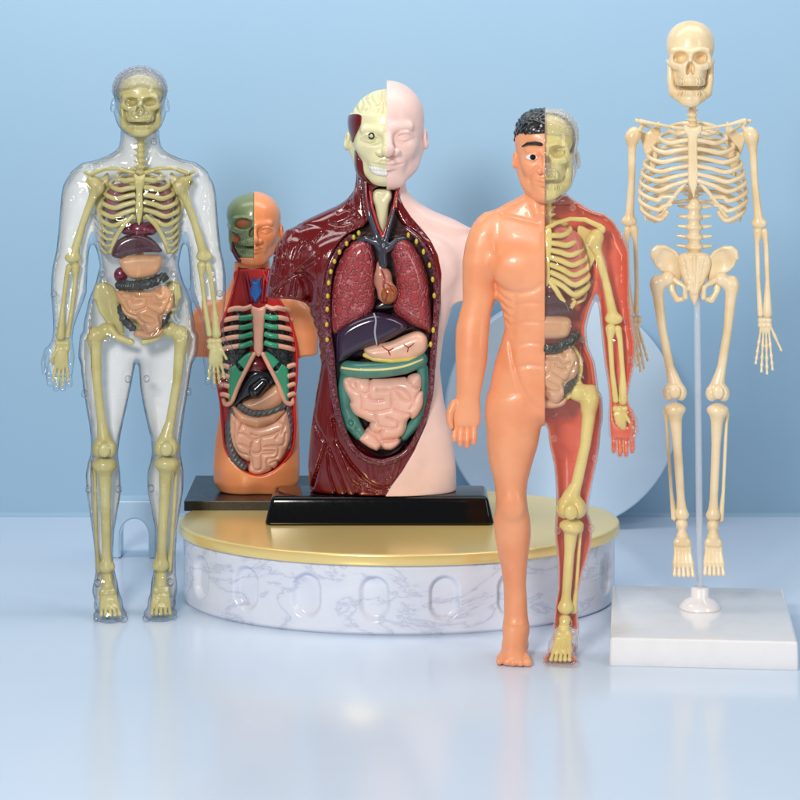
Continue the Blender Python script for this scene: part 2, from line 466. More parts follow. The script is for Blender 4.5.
def skull_raw(jaw=True, upper=True):
    F = Field()
    if upper:
        F.u(ell((0, 8, 32), (33, 42, 32)))
        F.u(ell((0, -6, 44), (30.5, 28, 20)), 8)
        F.u(ell((0, -17, 60), (20, 21, 17)), 6)
        F.u(ell((0, -22, 69), (19, 15, 10)), 5)
        F.u(ell((0, 18, 58), (25, 24, 20)), 8); F.u(ell((0, 0, 68), (24, 15, 20)), 6)
        for s in (-1, 1):
            F.s(ell((s*36, -18, 48), (6.5, 11, 9)), 4)
            F.u(chain([(s*13, -33, 62), (s*21, -28, 61), (s*28, -14, 59), (s*31, 6, 57)], [4.5, 4.8, 3.4, 3.0]), 3)
            F.u(chain([(s*26, -24, 60), (s*25.5, -27, 51), (s*23, -29, 43)], [3.2, 2.8, 3.4]), 3)
            F.u(chain([(s*3, -37, 44), (s*12, -37, 41.5), (s*22, -30, 42.5)], [3.2, 3.4, 3.2]), 4)
            F.s(ell((s*13.2, -38, 51.5), (9.2, 24, 7.8), s*8), 2.5)
        F.u(chain([(0, -35, 46), (0, -39, 55)], [3, 2.8]), 3)
        for s in (-1, 1): F.s(ell((s*2.5, -38, 63.5), (3.2, 14, 6.6), s*-18), 1.5)
        F.u(chain([(-16.5, -20, 75.5), (-10.5, -33, 75.5), (0, -38, 75.5), (10.5, -33, 75.5), (16.5, -20, 75.5)], 4.2), 1.5)
        for i in range(-6, 7):
            x = i*2.6; y = -38+abs(x)**1.7*.13
            F.s(cap((x, y-4.5, 73), (x, y-4.5, 81), 1.25), .6)
    if jaw:
        for s in (-1, 1):
            F.u(chain([(s*28, 0, 60), (s*26.5, -1, 74), (s*23.5, -7, 85)], [4, 5.4, 6], 1.8), 3)
            F.u(chain([(s*23.5, -7, 85), (s*16, -19, 89.5), (s*7, -28, 93.3), (0, -30, 93.6)], [5.6, 6.2, 6.4, 6.4], 1), 3)
        F.u(ell((0, -26, 92), (14, 10, 8)), 4)
        F.u(chain([(-15.5, -19, 86.5), (-10, -31, 86.3), (0, -36, 86.3), (10, -31, 86.3), (15.5, -19, 86.5)], 3.4), 2)
        for i in range(-6, 7):
            x = i*2.6; y = -36+abs(x)**1.7*.13
            F.s(cap((x, y-3.8, 82), (x, y-3.8, 89), 1.2), .6)
    return F

def add_fig(F, G, o, s): return F.add(G, o, s)

def femur(hip, knee, r, side):
    h, k = np.array(hip, float), np.array(knee, float); F = Field()
    tr = h + np.array([side*2.4*r, 1, 1.4*r])
    sh = h + np.array([side*2.2*r, 1, 4.5*r])
    L = k-sh
    F.u(sph(h, 1.7*r)); F.u(cap(h, tr, 1.05*r, 1.25*r), r)
    F.u(ell(tr+np.array([side*.3*r, 0, -.2*r]), (1.15*r, 1.3*r, 2.0*r)), r)
    F.u(chain([tr, sh, sh+L*.3+np.array([side*.25*r, -r*.6, 0]), sh+L*.7, k+np.array([0, 0, -3.2*r])], [1.3*r, 1.3*r, 1.0*r, 1.05*r, 1.6*r]), 1.5*r)
    for s in (-1, 1): F.u(ell(k+np.array([s*1.35*r, 0, -1.0*r]), (1.45*r, 2.0*r, 1.9*r)), r)
    return F
def patella(knee, r):
    return Field().u(ell((knee[0], knee[1]-2.4*r, knee[2]-1.6*r), (1.45*r, .8*r, 1.6*r)))
def tibia(knee, ankle, r):
    k, a = np.array(knee, float), np.array(ankle, float); F = Field(); L = a-k
    F.u(ell(k+np.array([0, 0, .8*r]), (2.45*r, 1.8*r, .8*r)))
    F.u(chain([k+np.array([0, 0, 1.6*r]), k+L*.14, k+L*.35, k+L*.85, a], [2.15*r, 1.5*r, 1.12*r, 1.0*r, 1.4*r]), 1.6*r)
    F.u(ell(a, (1.6*r, 1.4*r, 1.1*r)), r)
    return F
def fibula(knee, ankle, r, side):
    k, a = np.array(knee, float), np.array(ankle, float)
    o = np.array([side*2.5*r, 1.5*r, 0])
    return Field().u(chain([k+o+np.array([0, 0, 2.4*r]), k+o*1.05+(a-k)*.15, k+o*1.02+(a-k)*.8, a+o*.85+np.array([0, 0, 1.2*r])], [.85*r, .5*r, .5*r, .85*r]))
def foot_bones(ankle, toe_c, w, r, side):
    """tarsals and five rays fanning to the toes"""
    a, t = np.array(ankle, float), np.array(toe_c, float); F = Field()
    m = a+(t-a)*.26
    F.u(ell(a, (1.5*r, 2.0*r, 1.3*r))); F.u(ell(m, (w*.33, 1.7*r, 1.7*r)), r*1.5)
    for q in (-1, 0, 1): F.u(ell(m+np.array([q*w*.24, -.6*r, 1.2*r]), (1.05*r, r, 1.15*r)), .4*r)
    F.u(ell(a+np.array([0, 3.4*r, 1.2*r]), (1.5*r, 2.6*r, 1.5*r)), r)
    for i in range(5):
        q = (i-2)/2.0
        e = t + np.array([q*w*.48, abs(q)*1.2, (0 if i != (0 if side > 0 else 4) else 0)])
        s = m + np.array([q*w*.32, 0, 1.4*r]); c = s+(e-s)*.62
        F.u(chain([s, s+(e-s)*.3, c], [.72*r, .46*r, .64*r]), .3*r)
        F.u(chain([c, c+(e-c)*.5, e], [.6*r, .42*r, .5*r]), .2*r)
    return F
def humerus(sh, el, r, side):
    a, b = np.array(sh, float), np.array(el, float); F = Field(); L = b-a
    F.u(ell(a, (1.6*r, 1.7*r, 1.7*r))); F.u(sph(a+np.array([side*.8*r, -.4*r, .9*r]), 1.2*r), r)
    F.u(chain([a+np.array([side*.6*r, 0, r]), a+L*.22+np.array([side*.4*r, 0, 0]), a+L*.55, a+L*.85, b], [1.4*r, .95*r, .85*r, 1.0*r, 1.2*r]), 1.5*r)
    F.u(cap(b+np.array([-1.05*r, 0, 0]), b+np.array([1.05*r, 0, 0]), .85*r), r)
    return F
def forearm_bone(el, wr, r, dx, big_end):
    a, b = np.array(el, float), np.array(wr, float); o = np.array([dx, 0, 0]); L = b-a
    e0, e1 = (1.0, 1.35) if big_end else (1.45, .85)
    return Field().u(chain([a+o*.9, a+o*1.25+L*.15, a+o*1.3+L*.6, b+o], [e0*r, .72*r, .66*r, e1*r]))
def hand_bones(wr, tips, r, thumb=None, curl=0):
    """carpals and one ray per finger tip"""
    w = np.array(wr, float); F = Field()
    xs = np.array([t[0] for t in tips]); span = (xs.max()-xs.min())
    c = w+np.array([0, 0, 2.6*r])
    for q in range(-1, 2):
        for z in (-1.2, .6): F.u(ell(c+np.array([q*max(1.5*r, span*.16), 0, z*r]), (1.15*r, 1.1*r, 1.1*r)), .4*r)
    for t in tips:
        t = np.array(t, float)
        q = (t[0]-xs.mean())/(span/2+1e-6)
        s = c+np.array([q*span*.22, 0, 1.2*r])
        k1, k2, k3 = s+(t-s)*.42, s+(t-s)*.68, s+(t-s)*.86
        for A, B in ((s, k1), (k1, k2), (k2, k3), (k3, t)):
            F.u(chain([A, (A+B)/2, B], [.62*r, .38*r, .55*r]), .25*r)
    if thumb is not None:
        t = np.array(thumb, float); s = c+np.array([math.copysign(span*.22, t[0]-c[0]), 0, -.6*r])
        F.u(chain([s, s+(t-s)*.25, s+(t-s)*.5, s+(t-s)*.75, t], [.75*r, .45*r, .65*r, .4*r, .5*r]), .3*r)
    return F
def scapula(c, w, hgt, y, side):
    x, v = c
    P = [(x+side*w*.55, v-hgt*.38), (x+side*w*.1, v-hgt*.3), (x-side*w*.45, v-hgt*.5), (x-side*w*.4, v), (x-side*w*.12, v+hgt*.5), (x+side*w*.12, v+hgt*.2), (x+side*w*.36, v-hgt*.1)]
    F = Field().u(pillow(P, y, 1.6, 1.6))
    F.u(chain([(x-side*w*.4, y-1, v-hgt*.25), (x, y-3, v-hgt*.38), (x+side*w*.6, y-6, v-hgt*.52)], [1.0, 1.3, 2.0]), 1)
    F.u(ell((x+side*w*.5, y-3, v-hgt*.3), (2.4, 2.4, 3)), 1)
    return F
def spine(cx, v0, v1, n, r, y=14, proc=1.0, grow=1.35, curve=4, r_proc=None):
    F = Field(); h = (v1-v0)/n
    for i in range(n):
        t = i/max(1, n-1); g = 1+(grow-1)*t
        yy = y - curve*math.sin(t*math.pi*1.2); v = v0+(i+.5)*h
        F.u(ell((cx, yy, v), (r*g, r*g*.9, h*.43)), .6)
        F.u(cap((cx, yy, v-h*.3), (cx, yy, v+h*.3), r*g*.72), .8)
        if proc:
            for s in (-1, 1):
                F.u(chain([(cx+s*r*.7*g, yy+1, v), (cx+s*r*g*(1+.85*proc), yy+1.5, v-h*.12)], [h*.24, h*.13]), 1)
        F.u(cap((cx, yy+r, v), (cx, yy+r*2.2, v+h*.4), h*.2), 1)
    return F
def rib_path(cx, side, W, Dp, vb, drop, vs, xs, yc=0, end=None):
    s = side
    P = [(cx+s*3, yc+Dp*.85, vb), (cx+s*W*.45, yc+Dp*.98, vb+drop*.05), (cx+s*W*.86, yc+Dp*.55, vb+drop*.3), (cx+s*W, yc-Dp*.02, vb+drop*.58),
         (cx+s*W*.9, yc-Dp*.5, vb+drop*.82), (cx+s*W*.66, yc-Dp*.85, vb+drop)]
    if end is None:
        P += [(cx+s*(W*.35+xs*.4), yc-Dp*.98, (vb+drop)*.45+vs*.55), (cx+s*xs, yc-Dp*1.02, vs)]
    elif end: P += [end]
    return P
def coil_field(x0, x1, v0, v1, y, depth, r, taper=.75, flip=1, fill=True, k=.8):
    U = [(.08,.1),(.3,.06),(.46,.1),(.45,.24),(.26,.22),(.1,.28),(.1,.44),(.27,.4),(.42,.4),(.43,.55),(.24,.55),(.16,.66),(.32,.74),(.49,.68),(.58,.54),(.6,.34),
         (.6,.13),(.78,.06),(.93,.13),(.9,.28),(.75,.26),(.74,.41),(.92,.43),(.9,.58),(.74,.57),(.66,.7),(.83,.74),(.74,.87),(.52,.83),(.34,.9),(.55,.98)]
    if flip < 0: U = [(1-a, b) for a, b in U]
    cx, w, hh = (x0+x1)/2, (x1-x0)/2, v1-v0
    P = []
    for a, b in U:
        t = 1-(1-taper)*max(0, (b-.25)/.75)**1.5
        q = (a-.5)*2
        P.append((cx+q*w*t*.96, y-depth*(1-.75*q*q)*(1-.55*(2*b-1)**2)**.5, v0+b*hh))
    P = spline(P, False, 3)
    F = Field()
    F.u(ell((cx, y+2, (v0+v1)/2-hh*.04), (w*.95, depth*1.05, hh*.5)))
    if taper > .9: pass
    F.u(chain([tuple(p) for p in P], r), k)
    return F
def rib_tube(P, r, seg=8): return tube(P, r, seg, 1.0)
GUT_OUT = [(70,120),(130,90),(230,108),(430,105),(600,50),(680,90),(720,200),(700,330),(600,405),(590,500),(545,560),(480,605),(400,575),(320,480),(290,440),(200,400),(140,330),(125,260),(85,200)]
GUT_LOW = [(270,590),(330,545),(480,590),(595,540),(570,620),(430,660),(300,635)]
GUT_LINES = [[(125,130),(160,185),(240,170),(250,110)],[(180,190),(200,280),(260,330),(330,320),(400,290),(420,250),(420,160),(380,155),(300,150)],[(260,180),(270,225),(350,215)],
 [(420,160),(500,160),(560,215),(630,190)],[(560,215),(570,260),(490,245)],[(420,290),(500,340),(590,380),(640,290),(690,200)],[(540,90),(570,130)],
 [(320,340),(330,420),(390,465),(460,475),(520,470),(500,430),(390,380)],[(390,465),(390,550)],[(560,390),(590,500)],[(330,320),(400,290)],[(470,200),(470,245)],[(150,280),(200,350),(300,390)]]
def gut_field(f, y, T_, R, depth, w):
    """a bowel bundle: traced outline with the folds cut into it"""
    F = Field().u(pillow([f(*p) for p in GUT_LOW], y+3, R*.7, T_*.7)); F.u(pillow([f(*p) for p in GUT_OUT], y, R, T_))
    return F.e([[f(*p) for p in l] for l in GUT_LINES], depth, w, y1=y, pw=1.3)
# ------------------------------------------------------------------ the setting
def P3(px, py, Y): s = (D_CAM+Y)/2400; return ((px-400)*s, Y, H_CAM-(py-ROW0)*s)
def setting():
    m, N, L, B = nt('painted_backdrop')
    tc = N.new('ShaderNodeTexCoord'); n = N.new('ShaderNodeTexNoise'); n.inputs['Scale'].default_value = .35; n.inputs['Detail'].default_value = 2
    L.new(tc.outputs['Object'], n.inputs['Vector'])
    mx = N.new('ShaderNodeMix'); mx.data_type = 'RGBA'; mx.inputs[6].default_value = C(148, 187, 214); mx.inputs[7].default_value = C(158, 190, 214)
    L.new(n.outputs['Fac'], mx.inputs[0]); L.new(mx.outputs[2], B.inputs['Base Color'])
    B.inputs['Roughness'].default_value = .6
    f2 = N.new('ShaderNodeTexNoise'); f2.inputs['Scale'].default_value = 60
    L.new(tc.outputs['Object'], f2.inputs['Vector'])
    bp = N.new('ShaderNodeBump'); bp.inputs['Strength'].default_value = .06; bp.inputs['Distance'].default_value = .02
    L.new(f2.outputs['Fac'], bp.inputs['Height']); L.new(bp.outputs[0], B.inputs['Normal'])
    wall = m
    m, N, L, B = nt('pale_floor')
    tc = N.new('ShaderNodeTexCoord'); n = N.new('ShaderNodeTexNoise'); n.inputs['Scale'].default_value = .5; n.inputs['Detail'].default_value = 3
    L.new(tc.outputs['Object'], n.inputs['Vector'])
    mx = N.new('ShaderNodeMix'); mx.data_type = 'RGBA'; mx.inputs[6].default_value = C(204, 222, 242); mx.inputs[7].default_value = C(216, 227, 242)
    L.new(n.outputs['Fac'], mx.inputs[0]); L.new(mx.outputs[2], B.inputs['Base Color'])
    B.inputs['Roughness'].default_value = .16; B.inputs['Specular IOR Level'].default_value = .45
    flo = m
    def sheet(name, pts, mat):
        me = bpy.data.meshes.new(name)
        V = []; F = []
        for (y, z) in pts: V += [(-16, y, z), (16, y, z)]
        for i in range(len(pts)-1): F.append((2*i, 2*i+1, 2*i+3, 2*i+2))
        me.from_pydata(V, [], F); me.materials.append(mat)
        for p in me.polygons: p.use_smooth = True
        o = bpy.data.objects.new(name, me); COL.objects.link(o); o['kind'] = 'structure'
        return o
    YW, R = 6.6, .06
    sheet('floor', [(-26, 0), (YW-R, 0)], flo)
    arc = [(YW-R+R*math.sin(a), R-R*math.cos(a)) for a in np.linspace(0, math.pi/2, 10)]
    sheet('wall', arc+[(YW, 12)], wall)

def ellipse_ring(bm, cx, cy, a, b, z, n):
    return [bm.verts.new((cx+a*math.cos(2*math.pi*i/n), cy+b*math.sin(2*math.pi*i/n), z)) for i in range(n)]
def stack(prof, a0, b0, n=160):
    """prof: (inset, z) rings of an elliptical lathe"""
    bm = bmesh.new(); rings = [ellipse_ring(bm, 0, 0, a0-i, b0-i, z, n) for i, z in prof]
    for r0, r1 in zip(rings[:-1], rings[1:]):
        for k in range(n): bm.faces.new((r0[k], r0[(k+1) % n], r1[(k+1) % n], r1[k]))
    bm.faces.new(rings[0][::-1]); bm.faces.new(rings[-1])
    bm.normal_update(); return bm
def podium():
    o = bpy.data.objects.new('podium', None); COL.objects.link(o); o.location = (-.01, 2.3, 0)
    o['label'] = 'low oval veined marble podium with a gold top and oval hollows round its side'; o['category'] = 'podium'
    m, N, L, B = nt('veined_marble')
    tc = N.new('ShaderNodeTexCoord'); mp = N.new('ShaderNodeMapping'); mp.inputs['Rotation'].default_value = (0, math.radians(-35), math.radians(20)); mp.inputs['Scale'].default_value = (1, 1, 2.2)
    L.new(tc.outputs['Object'], mp.inputs[0])
    n = N.new('ShaderNodeTexNoise'); n.inputs['Scale'].default_value = 1.1; n.inputs['Detail'].default_value = 8; n.inputs['Roughness'].default_value = .62; n.inputs['Distortion'].default_value = .6
    L.new(mp.outputs[0], n.inputs['Vector'])
    s = N.new('ShaderNodeMath'); s.operation = 'SUBTRACT'; s.inputs[1].default_value = .5; L.new(n.outputs['Fac'], s.inputs[0])
    ab = N.new('ShaderNodeMath'); ab.operation = 'ABSOLUTE'; L.new(s.outputs[0], ab.inputs[0])
    cr = N.new('ShaderNodeValToRGB'); E = cr.color_ramp.elements
    E[0].position = 0; E[0].color = C(192, 198, 218); E[1].position = .035; E[1].color = C(222, 226, 238)
    e = E.new(.009); e.color = C(210, 214, 228); e = E.new(.3); e.color = C(234, 236, 244)
    L.new(ab.outputs[0], cr.inputs[0]); L.new(cr.outputs[0], B.inputs['Base Color'])
    B.inputs['Roughness'].default_value = .22; B.inputs['Coat Weight'].default_value = .3
    marble = m
    m, N, L, B = nt('brushed_gold')
    B.inputs['Metallic'].default_value = .42; B.inputs['Roughness'].default_value = .3
    tc = N.new('ShaderNodeTexCoord'); n = N.new('ShaderNodeTexNoise'); n.inputs['Scale'].default_value = 120; L.new(tc.outputs['Object'], n.inputs['Vector'])
    mx = N.new('ShaderNodeMix'); mx.data_type = 'RGBA'; mx.inputs[6].default_value = C(252, 220, 140); mx.inputs[7].default_value = C(253, 224, 150)
    L.new(n.outputs['Fac'], mx.inputs[0]); L.new(mx.outputs[2], B.inputs['Base Color'])
    r = N.new('ShaderNodeMapRange'); r.inputs[3].default_value = .2; r.inputs[4].default_value = .25; L.new(n.outputs['Fac'], r.inputs[0]); L.new(r.outputs[0], B.inputs['Roughness'])
    gold = m
    a, b = 2.40, 1.79
    # the drum: a fine wall grid whose points sink into the oval hollows
    n = 900; zs = np.linspace(0, .73, 62); nh = 18
    per = []; A = np.linspace(0, 2*math.pi, 7201); xy = np.stack([a*np.cos(A), b*np.sin(A)], 1)
    S = np.concatenate([[0], np.cumsum(np.linalg.norm(np.diff(xy, axis=0), axis=1))]); Ltot = S[-1]
    me = bpy.data.meshes.new('drum'); V = []; F = []
    for j, z in enumerate(zs):
        for i in range(n):
            s_ = Ltot*i/n; t = np.interp(s_, S, A)
            c = (s_/Ltot*nh+.35) % 1-.5; dx = abs(c)*Ltot/nh; dz = max(0, abs(z-.38)-.07)
            q = math.hypot(dx, dz)/.17
            dep = .07*(1-min(1, max(0, (q-.72)/.28))**2*(3-2*min(1, max(0, (q-.72)/.28)))) if q < 1 else 0
            rr = .04+dep + (.03-z if z < .03 else 0)
            V.append(((a-rr)*math.cos(t), (b-rr)*math.sin(t), z))
    for j in range(len(zs)-1):
        for i in range(n):
            F.append((j*n+i, j*n+(i+1) % n, (j+1)*n+(i+1) % n, (j+1)*n+i))
    F.append(tuple(range(n))[::-1])
    me.from_pydata(V, [], F); me.materials.append(marble)
    for p in me.polygons: p.use_smooth = True
    d = bpy.data.objects.new('drum', me); COL.objects.link(d); d.parent = o
    def addp(name, bm, mat):
        me = bpy.data.meshes.new(name); bm.to_mesh(me); bm.free(); me.materials.append(mat)
        for p in me.polygons: p.use_smooth = len(p.vertices) == 4
        q = bpy.data.objects.new(name, me); COL.objects.link(q); q.parent = o
    z0 = .722
    prof = [(.03, z0), (.012, z0+.002), (.003, z0+.010), (0, z0+.02), (0, z0+.098), (.003, z0+.108), (.012, z0+.115), (.03, z0+.118), (.06, z0+.118)]
    addp('gold_top', stack(prof, a+.01, b+.01, 240), gold)

def disc():
    c = P3(561, 412, 5.88); r = 116*(29.88/2400)
    m = plastic('matte_pale_blue', C(196, 218, 236), .5, var=.02, cscale=1)
    bm = bmesh.new(); n = 200; t = .17
    prof = [(r-.02, -t), (r, -t+.02), (r, t-.02), (r-.02, t)]
    rings = [[bm.verts.new((q*math.cos(2*math.pi*i/n), y, q*math.sin(2*math.pi*i/n))) for i in range(n)] for q, y in prof]
    for r0, r1 in zip(rings[:-1], rings[1:]):
        for k in range(n): bm.faces.new((r0[k], r0[(k+1) % n], r1[(k+1) % n], r1[k]))
    bm.faces.new(rings[0][::-1]); bm.faces.new(rings[-1]); bmesh.ops.recalc_face_normals(bm, faces=bm.faces)
    me = bpy.data.meshes.new('backdrop_disc'); bm.to_mesh(me); bm.free(); me.materials.append(m)
    for p in me.polygons: p.use_smooth = len(p.vertices) == 4
    o = bpy.data.objects.new('backdrop_disc', me); COL.objects.link(o); o.location = (c[0], 5.88, r+.002)
    o['label'] = 'large pale blue round disc standing upright against the wall behind the half clear man'; o['category'] = 'disc'
def arch():
    # small block with a round-headed opening
    m = plastic('pale_blue_acrylic', C(176, 205, 228), .3, coat=.6, var=.02)
    B = m.node_tree.nodes['Principled BSDF']; B.inputs['Transmission Weight'].default_value = 0
    Y = 4.3; s = (D_CAM+Y)/2400
    W, Hh, dpt = 44*s, 58*s, .34; rad = 14*s
    bm = bmesh.new(); out = [(-W/2, 0), (-W/2, Hh), (W/2, Hh), (W/2, 0)]
    ins = [(rad, 0)] + [(rad*math.cos(t), 22*s+1.25*rad*math.sin(t)) for t in np.linspace(0, math.pi, 25)] + [(-rad, 0)]
    pts = out + ins
    fv = [bm.verts.new((x, -dpt/2, z)) for x, z in pts]
    f = bm.faces.new(fv)
    g = bmesh.ops.extrude_face_region(bm, geom=[f])
    for v in g['geom']:
        if isinstance(v, bmesh.types.BMVert): v.co.y += dpt
    bmesh.ops.recalc_face_normals(bm, faces=bm.faces)
    bmesh.ops.bevel(bm, geom=[e for e in bm.edges if e.calc_face_angle(0) > .9], offset=.02, segments=3, affect='EDGES')
    me = bpy.data.meshes.new('arch_block'); bm.to_mesh(me); bm.free(); me.materials.append(m)
    o = bpy.data.objects.new('arch_block', me); COL.objects.link(o); o.location = ((136-400)*s, Y, 0)
    o['label'] = 'small pale blue block with an arched opening, behind the clear figure\'s lower legs'; o['category'] = 'arch block'

def slab(x0, x1, y0, y1, z0, z1, inset=0, bev=.03, seg=4, round_corner=0):
    bm = bmesh.new()
    P = [(x0, y0), (x1, y0), (x1, y1), (x0, y1)]
    lo = [bm.verts.new((x, y, z0)) for x, y in P]
    I = [(x0+inset, y0+inset), (x1-inset, y0+inset), (x1-inset, y1-inset), (x0+inset, y1-inset)]
    hi = [bm.verts.new((x, y, z1)) for x, y in I]
    for k in range(4): bm.faces.new((lo[k], lo[(k+1) % 4], hi[(k+1) % 4], hi[k]))
    bm.faces.new(lo[::-1]); bm.faces.new(hi)
    if round_corner:
        e = [e for e in bm.edges if abs(e.verts[0].co.z-e.verts[1].co.z) > .01]
        bmesh.ops.bevel(bm, geom=e, offset=round_corner, segments=8, affect='EDGES')
    e = [e for e in bm.edges if e.calc_face_angle(0) > .6 and all(v.co.z > z0+.01 for v in e.verts)]
    bmesh.ops.bevel(bm, geom=e, offset=bev, segments=seg, affect='EDGES')
    bm.normal_update()
    return bm
def rounded_slab(w, d, r, prof, n=10):
    """rounded rectangle rings: prof rows (inset, z)"""
    bm = bmesh.new(); rings = []
    for i, z in prof:
        R = max(r-i*.4, .01); a, b = w/2-i, d/2-i; ring = []
        for cx, cy, t0 in ((a-R, b-R, 0), (-a+R, b-R, 90), (-a+R, -b+R, 180), (a-R, -b+R, 270)):
            for k in range(n+1):
                t = math.radians(t0+90*k/n); ring.append(bm.verts.new((cx+R*math.cos(t), cy+R*math.sin(t), z)))
        rings.append(ring)
    m = len(rings[0])
    for r0, r1 in zip(rings[:-1], rings[1:]):
        for k in range(m): bm.faces.new((r0[k], r0[(k+1) % m], r1[(k+1) % m], r1[k]))
    bm.faces.new(rings[0][::-1]); bm.faces.new(rings[-1]); bm.normal_update()
    return bm
def lathe(prof, n=64):
    bm = bmesh.new(); rings = [[bm.verts.new((r*math.cos(2*math.pi*i/n), r*math.sin(2*math.pi*i/n), z)) for i in range(n)] for r, z in prof]
    for r0, r1 in zip(rings[:-1], rings[1:]):
        for k in range(n): bm.faces.new((r0[k], r0[(k+1) % n], r1[(k+1) % n], r1[k]))
    bm.faces.new(rings[0][::-1]); bm.faces.new(rings[-1]); bm.normal_update()
    return bm

def lights():
    def area(name, loc, tgt, sx, sy, e, col=(1, 1, 1)):
        l = bpy.data.lights.new(name, 'AREA'); l.shape = 'RECTANGLE'; l.size = sx; l.size_y = sy; l.energy = e; l.color = col
        o = bpy.data.objects.new(name, l); COL.objects.link(o); o.location = loc
        o.rotation_euler = (Vector(tgt)-Vector(loc)).to_track_quat('-Z', 'Y').to_euler()
    area('key_softbox', (-5.5, -17, 11), (0, 1, 2.5), 3.6, 3.6, 2800, (1, .965, .92))
    area('side_softbox', (11, -8, 7), (0, 1, 3), 2.5, 8, 380, (.97, .98, 1))
    area('backdrop_softbox', (0, 1.5, 12.5), (0, 5.8, .8), 18, 3, 860)
    w = bpy.data.worlds.new('World'); SC.world = w; w.use_nodes = True
    b = w.node_tree.nodes['Background']; b.inputs[0].default_value = (.93, .96, 1, 1); b.inputs[1].default_value = .17
def camera():
    c = bpy.data.cameras.new('camera'); o = bpy.data.objects.new('camera', c); COL.objects.link(o)
    o.location = (0, -D_CAM, H_CAM); o.rotation_euler = (math.pi/2, 0, 0)
    c.sensor_width = 36; c.lens = 108; c.shift_y = -(400-ROW0)/800; c.clip_end = 200; c.clip_start = .5
    SC.camera = o
    SC.view_settings.view_transform = 'Standard'; SC.view_settings.look = 'None'; SC.view_settings.exposure = 0; SC.view_settings.gamma = 1
    SC.render.resolution_x = SC.render.resolution_y = 1024
    SC.cycles.max_bounces = 8; SC.cycles.transparent_max_bounces = 24; SC.cycles.use_denoising = True
